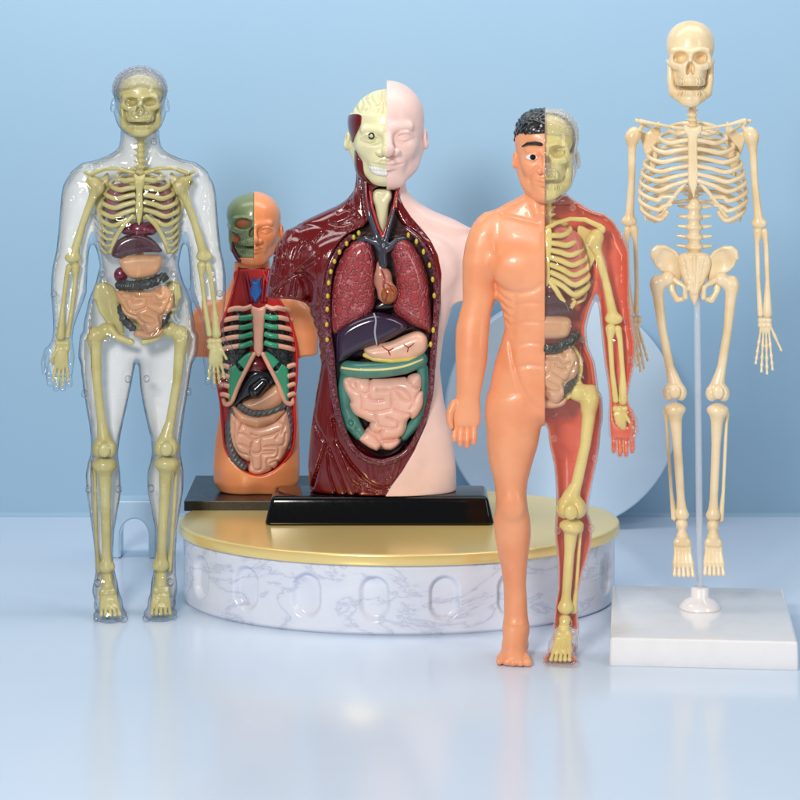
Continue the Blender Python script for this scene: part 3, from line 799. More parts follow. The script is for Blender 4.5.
# ------------------------------------------------------------------ skeleton on its white stand
def skeleton():
    bone = plastic('cream_bone', C(246, 224, 184), .3, coat=.25, sss=.1, bump=.25, bscale=40, col2=C(232, 204, 156), cscale=3)
    white = plastic('white_stand', C(244, 241, 240), .18, coat=.3, var=.01)
    g = Fig('skeleton_model', 'cream coloured skeleton hanging from a clear rod on a square white stand', 'skeleton model', 700, 608, .62)
    # --- stand
    z0 = -g.o.location.z
    st = g.bm('stand', rounded_slab(1.83, 2.26, .035, [(.004, 0), (0, .005), (.008, .245), (.012, .258), (.02, .266), (.032, .27)]), white, loc=(0, 0, 0), smooth=True, rotz=math.radians(-5.5))
    ang = math.radians(-5.5)
    fx, fy = (2.04+3.864)/2, -.68
    cxw = fx - 1.13*math.sin(ang); cyw = fy + 1.13*math.cos(ang)
    g.unturn(st, cxw-g.o.location.x, cyw-g.o.location.y, z0, ang)
    # collar
    top = .27 + z0
    b = g.bm('rod_socket', lathe([(.215, 0), (.213, .012), (.19, .05), (.15, .085), (.105, .11), (.095, .12), (.093, .2), (.085, .212), (.04, .214)]), white, st, smooth=True)
    b.parent = g.o; b.location = (0, 0, top+.001)
    acr = clear('clear_rod', (.93, .95, .98), .3, (.9, .93, .97), ior=1.35)
    g.part('rod', tube([(697, 2, 296), (698.5, 2, 440), (700, 0, 596)], 3.3, 20, n=3), acr)
    # --- skull
    S = (.815*.86, .80, .845); O = (690.5, -2, 20.5); s3 = (.73, .72, .845)
    K = Field().add(skull_ops(True, True), O, s3) if False else None
    up = Field(); up.add(skull_ops(False, True), O, s3)
    up.s(chain([(690.5-24*math.cos(t), -2+4*.72-31*math.sin(t), 39.5) for t in np.linspace(-.6, math.pi+.6, 20)], .45), .6)
    sk = g.sdf('skull', up, bone, .5)
    jw = Field(); jw.add(skull_ops(True, False), (690.5, -2, 21.2), s3)
    g.sdf('jaw', jw, bone, .5, parent=sk)
    # --- spine
    g.sdf('neck_vertebrae', spine(692.5, 98, 128, 6, 4.6, 4, .35, 1.1, 2), bone, .7)
    g.sdf('thoracic_spine', spine(693, 128, 206, 12, 5, 15, .6, 1.3, 2), bone, .8)
    g.sdf('lumbar_spine', spine(694.5, 203, 253, 5, 8.3, 9, 1.1, 1.06, 1), bone, .8)
    # --- ribs
    Wd = [24, 33, 40, 45, 48, 50.5, 52, 53, 53, 51]
    for i in range(10):
        t = i/9
        vb = 124+i*7.6; dr = 9+i*1.9
        vs = [131, 139, 147.5, 156, 164.5, 172.5, 179, 182, 184, 186][i]
        for s in (-1, 1):
            P = rib_path(693, s, Wd[i]*1.0, 22+i*.55, vb, dr, vs, 4.5, 1)
            if i >= 7:      # costal arch: cartilage sweeps up to the lower end of the breastbone
                P[-2] = (693+s*(30-(i-7)), -19, vb+dr-3.5); P[-1] = (693+s*(17+(i-7)*4), -21, 196+(i-7)*7)
            g.part('rib', rib_tube(P, [1.9, 2.1, 2.2, 2.3, 2.6, 2.2]), bone)
    for s in (-1, 1):
        g.part('rib', rib_tube([(693+s*5, 17, 202), (693+s*30, 17, 206), (693+s*46, 6, 214), (693+s*47, -2, 221)], [1.8, 1.8, .9]), bone)
        g.part('costal_cartilage', rib_tube([(693+s*7, -22, 181), (693+s*16, -21, 192), (693+s*26, -19, 205), (693+s*36, -14, 219), (693+s*44, -6, 217), (693+s*50, 2, 206)], [2.2, 2.3, 2.4, 2.8, 2.0, 1.6]), bone)
    F = Field().u(pillow([(685, 124), (693, 127), (701, 124), (701.5, 131), (698, 136), (697.5, 150), (698, 165), (698, 180), (695.5, 190), (694, 197), (691.5, 190), (688, 180), (688, 165), (688, 150), (688, 136), (684.5, 131)], -23, 3, 2.6), 0)
    for v in (139, 148, 157, 166, 175): F.s(cap((686, -27, v), (700, -27, v), .7), 1)
    g.sdf('breastbone', F, bone, .6)
    for s in (-1, 1):
        ex = 641 if s < 0 else 744
        g.sdf('collarbone', Field().u(chain([(693+s*6, -20, 128), (693+s*20, -20, 126.5), (693+s*36, -12, 124), (ex, -6, 121.5-(s > 0)*1.5)], [2.3, 1.5, 1.5, 2.4])), bone, .6)
        F = scapula((693+s*43, 150), 22, 56, 12, s)
        F.u(chain([(ex, -5, 121.5), (ex+s*-2, 0, 126), (ex-s*-1, -4, 130)], [2.6, 1.8, 2.0]), 1)
        g.sdf('shoulder_blade', F, bone, .8)
    # --- arms
    for s, sh, el, wr in ((-1, (635, 0, 134), (629.5, 2, 222), (633.5, -4, 313)), (1, (749, 0, 133), (758.5, 2, 223), (763, -4, 313))):
        g.sdf('humerus', humerus(sh, (el[0], el[1], el[2]), 4.1, s), bone, .8)
        e2 = (el[0]+(1.5 if s < 0 else 2), el[1], el[2]+8)
        g.sdf('radius', forearm_bone(e2, (wr[0], wr[1], wr[2]-1), 3.5, s*3.6, True), bone, .8)
        g.sdf('ulna', forearm_bone(e2, wr, 3.3, -s*3.4, False), bone, .8)
        if s > 0: H = hand_bones((764, -4, 315), [(755, -8, 361), (760.5, -9, 369), (766, -9, 371), (771.5, -8, 367)], 2.7, (780, -6, 348))
        else: H = hand_bones((635.5, -4, 315), [(637, -8, 366), (641, -9, 371), (644.5, -9, 368), (648, -8, 360)], 2.6, (629, -6, 345))
        g.sdf('hand', H, bone, .55)
    # --- pelvis
    F = Field()
    for s in (-1, 1):
        B = lambda x, v, s=s: (x-694.5)*s*-.16 + (v-260)*.12
        c0 = 694.5
        P = [(c0-s*(694.5-x), v) if s < 0 else (c0+(694.5-x), v) for x, v in ((652.5,257),(653.5,251),(657.5,247.5),(665,247.5),(674,252.5),(680,260),(682.5,270),(681,281),(675,282),(668,276),(660,271),(654.5,265))]
        P = [((694.5+s*(694.5-x)), v) for x, v in ((652.5,257),(653.5,251),(657.5,247.5),(665,247.5),(674,252.5),(680,260),(682.5,270),(681,281),(675,282),(668,276),(660,271),(654.5,265))]
        F.u(pillow(P, 6, 3.5, 3.2, bend=B), 1)
        F.u(chain([(x, 6+B(x, v)-1.6, v) for x, v in P[:6]], 2.3), 2)
        F.s(ell((694.5+s*27, -4, 262), (10, 6, 12)), 4)
        F.u(chain([(694.5+s*23, 4, 282), (694.5+s*22, 0, 291), (694.5+s*17, -1, 300), (694.5+s*11.5, -2, 299)], [4.6, 3.2, 3.2, 2.4]), 2)
        F.u(chain([(694.5+s*20, -2, 280), (694.5+s*10, -6, 287), (694.5+s*9, -5, 297)], [3, 2.6, 2.6]), 2)
        F.s(ell((694.5+s*15, -2, 290), (3.6, 12, 5)), 1)
        F.s(sph((694.5+s*29, -3, 279), 4.5), 1)
    g.sdf('pelvis', F, bone, .8)
    F = Field().u(pillow([(681, 254), (694.5, 252.5), (708, 254), (711, 264), (706, 280), (701, 292), (697, 303), (695, 306), (692.5, 303), (688, 292), (683, 280), (678, 264)], 0, 5, 5.5), 0)
    for s in (-1, 1):
        F.u(chain([(694.5+s*9, -4, 256), (694.5+s*6, -5, 270), (694.5+s*2.5, -5, 292)], [2.4, 2.0, 1.4]), 1)
        for v in (262, 269, 276, 283): F.s(sph((694.5+s*(10-(v-262)*.2), -6.5, v), 1.3), 1)
    F.u(chain([(694.5, -5.5, 256), (694.5, -6, 290)], [2, 1.2]), 1)
    for k in range(9): F.u(sph((694.5+rng.uniform(-6, 6), -5, 278+rng.uniform(-6, 14)), rng.uniform(1.6, 2.6)), 1)
    g.sdf('sacrum', F, bone, .7)
    # --- legs
    for s, hip, kn, ak, toe in ((-1, (668, 1, 279), (675, -2, 397), (682, 0, 515), (684, -17, 572)), (1, (721, 1, 279), (717.5, -2, 397), (713, 0, 515), (714, -17, 570))):
        g.sdf('femur', femur(hip, kn, 4.3, s), bone, .9)
        g.sdf('kneecap', patella(kn, 4.2), bone, .7)
        k2 = (kn[0], kn[1], kn[2]+8.5)
        g.sdf('tibia', tibia(k2, ak, 4.1), bone, .9)
        g.sdf('fibula', fibula(k2, ak, 3.6, s), bone, .8)
        g.sdf('foot', foot_bones((ak[0], -2, ak[2]+9), toe, 19, 4.0, s), bone, .6)
# ------------------------------------------------------------------ man, half skin, half clear
def half_man():
    skin = plastic('peach_skin', C(242, 164, 118), .4, coat=.15, sss=.15, bump=.1, bscale=60, col2=C(235, 148, 102), cscale=2)
    red = plastic('red_orange_lining', C(236, 108, 70), .3, coat=.5, bump=.2, bscale=12, col2=C(226, 94, 60), cscale=3)
    shellm = clear('clear_pink_shell', (.98, .93, .92), .05, (1, .84, .78), edge=.8, ior=1.45)
    headsh = clear('clear_grey_head', (.95, .94, .92), .10, (.86, .84, .82), edge=.8, ior=1.45)
    bone = plastic('pale_yellow_bone', C(238, 226, 140), .35, coat=.2, sss=.1, bump=.15, col2=C(224, 208, 118))
    black = plastic('black_hair', C(22, 22, 24), .3, coat=.3)
    g = Fig('half_clear_man', 'man figure, one half peach skin, other half clear shell over red lining and yellow bones', 'anatomy figure', 543, 654.4, -.17)
    X0 = 543.5
    # ---- body volume
    B = Field()
    B.u(loft([(190, 526, 564, 2, 17), (197, 520, 570, 3, 17), (202, 508, 579, 3, 17), (207, 500, 587, 3, 17), (213, 490, 597, 3, 18), (221, 482, 607, 3, 20), (235, 484, 610, 2, 24), (255, 486, 608, 0, 27), (275, 491, 602, -1, 28),
              (294, 496, 597, -1, 27), (309, 502, 591, -1, 25), (328, 505, 586, -1, 23), (346, 500, 588, 0, 23), (362, 495, 595, 1, 25), (385, 490, 598, 2, 27), (402, 488, 600, 2, 26), (414, 488, 600, 2, 22), (424, 490, 599, 2, 14)], 2.25, 12, 8))
    # pecs, belly
    B.u(ell((517, -16, 266), (24, 12, 17), -8), 14); B.u(ell((570, -16, 266), (24, 12, 17), 8), 14)
    W_ = dict(y1=0)
    B.e([[(516, v+3), (530, v), (543.5, v+1), (557, v), (571, v+3)] for v in (300, 319, 340, 362)], .9, 2.2)
    B.e([[(496, 282), (506, 289), (520, 290.5), (534, 287), (543.5, 281), (553, 287), (567, 290.5), (581, 289), (591, 282)]], 1.3, 3.0)
    B.e([[(515, 296), (514, 320), (513, 350)], [(572, 296), (573, 320), (574, 350)]], .6, 3)
    B.e([[(543.5, 232), (543.5, 285), (543.5, 350)]], 1.1, 2.2)
    B.e([[(510, 340), (514, 362), (522, 386), (532, 401), (541, 407)], [(577, 340), (573, 362), (565, 386), (555, 401), (546, 407)]], 1.2, 2.4)
    B.e([[(500+k*2, 292+k*9), (505+k*1.6, 297+k*9), (510+k*1, 299+k*8)] for k in range(4)], .9, 1.8)
    B.e([[(491, 236), (496, 256), (493, 276), (496, 290)], [(596, 236), (592, 256), (594, 276), (592, 290)]], 1.2, 3)
    B.e([[(480, 232), (484, 250), (478, 268)]], .8, 3)
    B.e([[(503, 214), (520, 218), (537, 222)], [(584, 214), (567, 218), (550, 222)]], 1.0, 2.2)
    B.e([[(500, 494), (505, 489), (517, 489), (523, 495)], [(503, 510), (512, 515), (521, 510)], [(560, 494), (566, 489), (577, 489), (583, 495)], [(563, 510), (571, 515), (579, 510)]], .8, 2.2)
    B.e([[(528, 400), (520, 430), (517, 460)], [(512, 530), (513, 560)]], .7, 3.5)
    B.s(sph((543.5, -25.5, 345), 1.3), 2); B.u(sph((508.5, -26.4, 272), 1.6), 1.5)
    B.u(chain([(531, -4, 190), (538, -15, 212)], 3.2), 6); B.u(chain([(558, -4, 190), (547, -15, 212)], 3.2), 6)
    # arms
    B.u(loft([(214, 484, 500, 4, 10), (222, 474, 500, 4, 14), (232, 469, 500, 3, 17), (245, 465, 498, 2, 18), (262, 462.5, 496, 1, 18), (280, 462.5, 495, 1, 17), (300, 463, 494, 0, 15.5), (315, 459, 491, -1, 15), (328, 456, 489.5, -3, 15),
              (345, 455.5, 488.5, -6, 14.5), (362, 456, 487, -9, 13), (380, 457, 483.5, -12, 11), (396, 456.5, 480, -14, 8.5), (404, 454, 480.5, -15, 7.5), (412, 451, 481, -15, 7), (420, 450, 480.5, -15, 6.5), (426, 452, 479, -15, 5)], 2.1, 9, 4), 7)
    B.u(loft([(214, 590, 604, 4, 10), (222, 590, 614, 4, 14), (232, 592, 621, 3, 17), (250, 594, 629, 2, 18), (275, 596.5, 630, 1, 17.5), (300, 598.5, 629.5, 0, 15.5), (322, 600, 632, -2, 15), (343, 602, 635.5, -6, 15),
              (362, 604, 634, -9, 13.5), (380, 607, 630, -12, 11), (396, 608.5, 627, -14, 9), (406, 608, 631, -15, 8), (416, 607.5, 636, -16, 8), (426, 608, 636, -16, 7.5), (436, 608.5, 635, -17, 6.5)], 2.1, 9, 4), 7)
    # hands: four fingers and a thumb each
    for i, (x, tip, b) in enumerate(((455.5, 440, 423), (461.5, 444.5, 425), (468, 446, 425), (474.5, 442.5, 423))):
        B.u(chain([(x, -15, b-8), (x, -17, b+4), (x-.3, -20, (b+tip)/2+3), (x-.3, -20, tip-3)], [3.3, 3.2, 3.1, 2.7]), .7)
    B.u(chain([(455, -17, 402), (451, -20, 410), (450.5, -22, 418), (452, -23, 424)], [4.5, 4, 3.4, 2.6]), 1.5)
    for i, (x, tip, b) in enumerate(((613.0, 450, 432), (619, 453.5, 433), (625, 453.5, 433), (631, 450, 431))):
        B.u(chain([(x, -16, b-6), (x, -19, b+6), (x, -23, tip-6), (x, -22, tip-3)], [3.3, 3.3, 3.2, 2.8]), .7)
    B.u(chain([(628, -18, 408), (633, -24, 416), (634, -26, 426), (631, -27, 432)], [4.5, 4, 3.6, 3]), 1.5)
    # legs
    B.u(loft([(395, 489, 540, 2, 24), (408, 487, 542, 2, 26), (425, 486.5, 541.5, 2, 26.5), (445, 487, 538, 1, 25.5), (462, 489, 532.8, 0, 24), (480, 494, 528, -1, 21.5), (492, 495.5, 526.5, -3, 20), (500, 496, 527, -4, 19), (510, 495.5, 528.5, -3, 18.5),
              (522, 493.5, 530.5, 0, 19), (535, 494.5, 531, 2, 19.5), (552, 497.5, 529, 3, 18), (568, 501, 527, 3, 16), (585, 503.5, 526, 2, 13.5), (600, 504, 527, 1, 12.5), (612, 504, 527.5, 1, 13), (626, 503.5, 528.5, 2, 14), (640, 504, 528, 4, 14), (652, 505, 527, 6, 14)], 2.1, 10, 5), 6)
    B.u(loft([(395, 546, 600, 2, 24), (408, 545.5, 601, 2, 26), (425, 547, 601, 2, 26.5), (445, 549.5, 599.5, 1, 25.5), (462, 553.5, 596.5, 0, 24), (480, 555.5, 593, -1, 21.5), (495, 556, 590, -3, 19.5), (510, 556, 587.7, -3, 18.5),
              (524, 555, 592, 0, 19), (540, 555, 592, 2, 19.5), (555, 557, 588.5, 3, 18), (572, 558, 583, 3, 15.5), (590, 557.5, 579, 2, 13), (604, 555, 578, 1, 12.5), (618, 554, 578, 2, 13.5), (640, 555, 577, 4, 14), (652, 555, 576, 6, 14)], 2.1, 10, 5), 6)
    B.u(ell((512.5, -17, 503), (10, 6, 11)), 8); B.u(ell((571.5, -17, 503), (10, 6, 11)), 8)
    for (xa, xb, xt) in ((516, 514, -1), (566, 560, -1)):
        B.u(chain([(xa, -4, 630), (xb+.5, -20, 641), (xb, -36, 650)], [11.5, 12.5, 12]), 8)
        B.u(ell((xb, -30, 650.5), (17, 18, 5)), 6); B.u(ell((xa, 8, 647), (11, 12, 8)), 6)
        for i in range(5):
            q = i-2
            xx = xb+q*6.9; yy = -46+abs(i-2.6)*2.0; r_ = [3.2, 3.2, 3.4, 3.6, 4.8][i]
            B.u(chain([(xb+q*5.6, -34, 647), (xx, yy, 650.2), (xx, yy-3, 651)], [3.4, r_*.86, r_]), 1.0)
    B.i(whole(lambda x, y, v: v-654.4+0*(x+y)), 2)
    B.u(ell((541, -8, 408), (8, 12, 7)), 8)
    # ---- head
    hs = (.93, .86, .905); ho = (546.5, -3, 109.5)
    B.u(loft([(150, 530, 563, 4, 14), (180, 527, 564, 4, 16), (195, 526, 566, 3, 17), (210, 524, 568, 3, 17)], 2, 6, 3), 3)
    Hd = head_ops()
    for s in (-1, 1): Hd.u(ell((s*12, 4, 29), (21, 38, 26)), 6)
    B.add(Hd, ho, hs)
    B.e([[(537, 165), (532, 171), (530, 179)], [(556, 165), (561, 171), (563, 179)]], .9, 1.8, y1=-10)
    # ---- skin half
    SEAM = X0+.8
    SEAMF = lambda v: np.interp(np.ravel(v), [404, 420, 600, 640], [X0+1.5, X0+1.5, 540, 536]).reshape(np.shape(v))
    S = B.copy().i(whole(lambda x, y, v: x-SEAMF(v)+0*y))
    sk = g.sdf('skin_half', S, skin, boxes=[(.6, 100, 206), (1.0, 205, 395.5), (.7, 395, 450.5), (1.05, 450, 622.5), (.75, 622, 660)])
    # hair
    def curls(amp, f): return whole(lambda x, y, v: amp*np.sin(x*f+1.3*np.sin(v*f*.8))*np.sin(v*f*1.15+np.sin(y*f))*np.sin(y*f*.9))
    Hr = Field().u(T(ell((-12, 5, 30), (22.8, 42, 30)), ho, hs)).u(T(ell((12, 5, 30), (22.8, 42, 30)), ho, hs), 4).u(T(ell((0, 5, 31), (30, 44, 32.5)), ho, hs), 4).s(T(ell((0, -44, 46), (24.5, 26, 22)), ho, hs), 3)
    Hr.s(whole(lambda x, y, v: 142+.25*np.minimum(y, 20)-v+0*x), 0) if False else None
    Hr.i(whole(lambda x, y, v: v-(133+np.clip(y+22, 0, 40)*.42)+0*x), 2)
    Hr.d(curls(1.0, .62))
    g.sdf('hair', Hr.copy().keep(0, -1, X0+1.5), black, .5, parent=sk)
    # eyebrow, eye
    browF = Field().u(chain([(522.5, -30.5, 145.0), (528, -34, 142), (535, -36.5, 141.4), (541, -36.8, 142.6)], [.8, 1.7, 2.0, 1.9]), 0)
    g.sdf('eyebrow', browF, black, .4, parent=sk)
    pup = plastic('pupil_black', C(8, 8, 8), .6, var=0, spec=.2)
    white_ = plastic('eye_white', C(240, 236, 236), .15, coat=.6)
    eye = ho[0]-15*hs[0]; ev = ho[2]+50.6*hs[2]; ey = ho[1]-36.4*hs[1]
    Ef = Field().u(pillow([(eye-6.8, ev+.3), (eye-2.4, ev-3.1), (eye+2.4, ev-3.1), (eye+6.2, ev+.8), (eye+1.4, ev+2.9), (eye-3.4, ev+2.7)], ey, 1.2, 1.1, bend=lambda x, v: .05*(x-eye)**2))
    g.sdf('eye', Ef, white_, .35, parent=sk)
    g.part('pupil', blob((eye+.4, ey-1.1, ev), (2.9, .6, 2.9), 20, 12), pup, sk)
    # ---- clear half
    R = B.copy().i(whole(lambda x, y, v: SEAMF(v)-.9-x+0*y))
    body = g.sdf('clear_shell', R.copy().keep(2, 1, 204), shellm, boxes=[(1.0, 203, 396), (.8, 396, 456.5), (1.1, 456.5, 622.5), (.8, 622.5, 660)], drop=lambda V: ((V[:, 0] < X0+1.0) & (V[:, 2] < 425)) | ((V[:, 2] < 205.2)))
    g.sdf('clear_head_shell', R.copy().keep(2, -1, 204), headsh, .65, drop=lambda V: (V[:, 0] < X0+1.0) | (V[:, 2] > 203))
    Hr2 = Hr.copy().keep(0, 1, SEAM)
    g.sdf('clear_hair', Hr2, headsh, .6, drop=lambda V: (V[:, 0] < X0+1.0))
    # red lining: the back wall of the shell
    Lr = B.copy(); Lr.d(whole(lambda x, y, v: np.full(np.broadcast(x, y, v).shape, 1.0)))
    base_ops = Lr.ops
    class Sh(Field): pass
    Ln = Sh(base_ops)
    ev0 = Ln.eval
    def ev_sh(xs, ys, vs, h):
        f = Field(base_ops).eval(xs, ys, vs, h)
        X, Y, V = xs[:, None, None], ys[None, :, None], vs[None, None, :]
        thr = np.where(X > 598, np.interp(vs, [290, 330, 360, 396, 420, 440], [4, 0, -6, -14, -20, -27])[None, None, :], 3.0)
        c = np.where(V > 630, np.maximum(647-V, -34-Y), thr-Y)
        return np.maximum(np.maximum(np.maximum(f, -(f+1.6)), c), np.maximum(SEAMF(V)-1.2-X, np.maximum(184-V, V-652)))
    Ln.eval = ev_sh
    g.sdf('red_lining', Ln, red, 1.0)
    Fh = Field(); Fh.add(head_ops(), ho, hs)
    fops = list(B.ops); Bh = Field(fops)
    def ev_bh(xs, ys, vs, h):
        f = Field(fops).eval(xs, ys, vs, h)
        X, Y, V = xs[:, None, None], ys[None, :, None], vs[None, None, :]
        return np.maximum(np.maximum(np.maximum(f+.8, -(f+2.4)), -6-Y), np.maximum(X0-X, V-196))
    Bh.eval = ev_bh
    Bh.ops = [o for o in fops if o[0] == 'u' and o[1][1][5] < 215]
    g.sdf('milky_head_back', Bh, clear('milky_grey', (.9, .88, .86), .72, (.86, .84, .82), edge=.2, ior=1.4), .7)
    # pegs that hold the shell halves together
    for (x, v, y) in ((572.5, 206.5, -14), (621, 234, -14), (583, 337, -19), (630, 357, -18), (595, 455, -17), (554, 436, -16), (591, 526, -12), (557.5, 528, -13), (573, 628, -14), (631, 412, -25), (634, 424, -28)):
        g.part('joint_peg', tube([(x, y+9, v), (x, y-2, v), (x, y-3.4, v)], [3.1, 3.1, 2.2], 18, sp=False), shellm)
    # ---- skull half
    s_o, s_s = (546.5, -4, 113.5), (.80, .72, .84)
    face = Field(); face.add(skull_ops(False, True), s_o, s_s); face.add(Field().u(ell((0, 0, 70), (25, 24, 24)), 3), s_o, s_s); face.keep(0, 1, X0+.2)
    sk2 = g.sdf('skull', face, bone, .5)
    jw = Field().add(skull_ops(True, False), (546.5, -4, 114), s_s); jw.keep(0, 1, X0+.2)
    g.sdf('jaw', jw, bone, .5, parent=sk2)
    g.sdf('neck_bones', spine(548, 190, 226, 5, 5, 2, .5, 1, 1).keep(0, 1, X0+.2), bone, .8)
    # ---- chest
    g.sdf('breastbone', Field().u(pillow([(545.5, 229), (551, 227), (552, 240), (550, 262), (550, 276), (546, 284), (545, 250)], -18, 2.5, 2.2)).keep(0, 1, X0+.2), bone, .7)
    for i in range(7):
        vb = 222+i*8.4; dr = 12+i*1.4; W = [24, 31, 36, 39, 41, 42, 42][i]; vs = 234+i*7.2
        P = rib_path(546, 1, W, 17, vb, dr, vs, 4, 0)
        g.part('rib', rib_tube(P, [2.2, 2.4, 2.7, 3.0, 3.0, 2.8]), bone)
    g.part('costal_cartilage', rib_tube([(549, -18, 279), (556, -19, 288), (562, -18, 298), (569, -15, 306), (575, -9, 300)], [2.4, 2.8, 3.0, 2.2]), bone)
    for k in range(4): g.part('rib', rib_tube([(575-k*1.5, -10, 286+k*6), (583, 0, 280+k*6.5), (586, 8, 275+k*6)], [1.6, 1.8, 1.6]), bone)
    pinkback = plastic('pink_chest_lining', C(214, 120, 104), .35, coat=.4)
    g.sdf('lung', Field().u(pillow([(550, 232), (565, 226), (580, 236), (586, 258), (585, 280), (570, 288), (552, 284)], 0, 9, 11)), pinkback, 1.1)
    g.sdf('collarbone', Field().u(chain([(547, -14, 227), (556, -13, 222), (570, -10, 218), (585, -6, 219), (600, -4, 226)], [2.6, 2.2, 2.2, 2.4, 2.8])), bone, .7)
    F = Field().u(pillow([(600, 232), (590, 230), (578, 226), (579, 248), (586, 274), (594, 262), (601, 244)], 6, 1.6, 1.6)); F.u(sph((601, -3, 229), 4.6), 2); g.sdf('shoulder_blade', F, bone, .9)
    # ---- arm bones
    g.sdf('humerus', humerus((596, -4, 236), (613.5, -3, 318), 4.6, -1), bone, .9)
    g.sdf('ulna', forearm_bone((614, -4, 328), (619, -10, 398), 3.8, -4.0, False), bone, .9)
    g.sdf('radius', forearm_bone((614, -4, 328), (619, -10, 398), 3.8, 3.9, True), bone, .9)
    hb = hand_bones((619.5, -12, 402), [(612, -17, 439), (617.5, -19, 446), (622.5, -19, 447), (627, -18, 441)], 3.2, (632, -20, 424))
    hb.u(ell((619.5, -14, 420), (6.5, 2.4, 13)), 2)
    g.sdf('hand_bones', hb, bone, .6)
    # ---- hip and leg bones
    F = Field().u(pillow([(560, 340), (571, 343), (579, 352), (583, 366), (580, 381), (571, 388), (566, 396), (556, 401), (560, 390), (568, 382), (572, 370), (568, 355), (561, 349)], 2, 3, 5, bend=lambda x, v: (x-570)*-.3), 0)
    F.u(chain([(578, -2, 384), (568, -6, 394), (557, -8, 402)], [4.6, 3.6, 3.0]), 2)
    g.sdf('hip_bone', F, bone, .8)
    fm = femur((577, -2, 391), (571, -6, 512), 5.4, 1)
    fm.u(chain([(577, -2, 391), (592, -2, 389), (587, -3, 408)], [6, 5, 6]), 4)
    g.sdf('femur', fm, bone, 1.0)
    g.sdf('kneecap', patella((570.5, -6, 516), 4.8), bone, .8)
    g.sdf('tibia', tibia((571.5, -4, 520), (565.5, -1, 607), 4.6), bone, .9)
    g.sdf('fibula', fibula((571, -3, 520), (565.5, -1, 607), 3.8, 1), bone, .9)
    g.sdf('foot_bones', foot_bones((565, -1, 619), (560, -37, 650), 19, 4.0, 1), bone, .7)
    # ---- organs of the open side
    liver = plastic('dark_maroon_organ', C(74, 34, 38), .28, coat=.5); stom = plastic('tan_organ', C(214, 168, 124), .35, coat=.25, sss=.1)
    green = plastic('dark_green_bowel', C(52, 58, 50), .35, coat=.2); gut = plastic('beige_bowel', C(222, 180, 138), .38, coat=.2, sss=.1)
    ring = lambda F: F
    g.sdf('liver', Field().u(pillow([(545, 292), (556, 291), (568, 299), (572, 312), (560, 313), (545, 314)], -14, 6, 7)).keep(0, 1, X0+.2), liver, .8)
    g.sdf('heart', Field().u(ell((551, -13, 287), (8, 6, 7))).keep(0, 1, X0+.2), plastic('wine_organ', C(96, 26, 40), .3, coat=.5), .8)
    g.sdf('stomach', Field().u(pillow([(540, 316), (556, 314), (569, 316), (571, 325), (566, 335), (550, 337), (540, 335)], -16, 7, 7)).keep(0, 1, X0+.2), stom, .8)
    cb = Field().u(chain([(540, -18, 346), (555, -18, 346), (569, -15, 340), (575, -12, 334)], 6.2))
    cb.d(whole(lambda x, y, v: .9*np.abs(np.sin((x+.4*v)*.75))*1.0 + .7*np.abs(np.sin(v*.55-.12*x))+0*y))
    g.sdf('large_bowel', cb.keep(0, 1, X0+.2), green, .7)
    cc = Field().u(chain([(573, -10, 374), (567, -12, 386), (560, -14, 392)], 5)); cc.d(whole(lambda x, y, v: .9*np.abs(np.sin(v*.75))+0*(x+y)))
    g.sdf('large_bowel', cc, green, .8)
    g.sdf('small_bowel', gut_field(lambda a, b: (550.8+(110+a/11.43-146.7)*1.02, 356.5+(280+b/11.43-294)*1.15), -13, 9, 10, 2.4, 1.5).keep(0, 1, X0+.2), gut, .55)
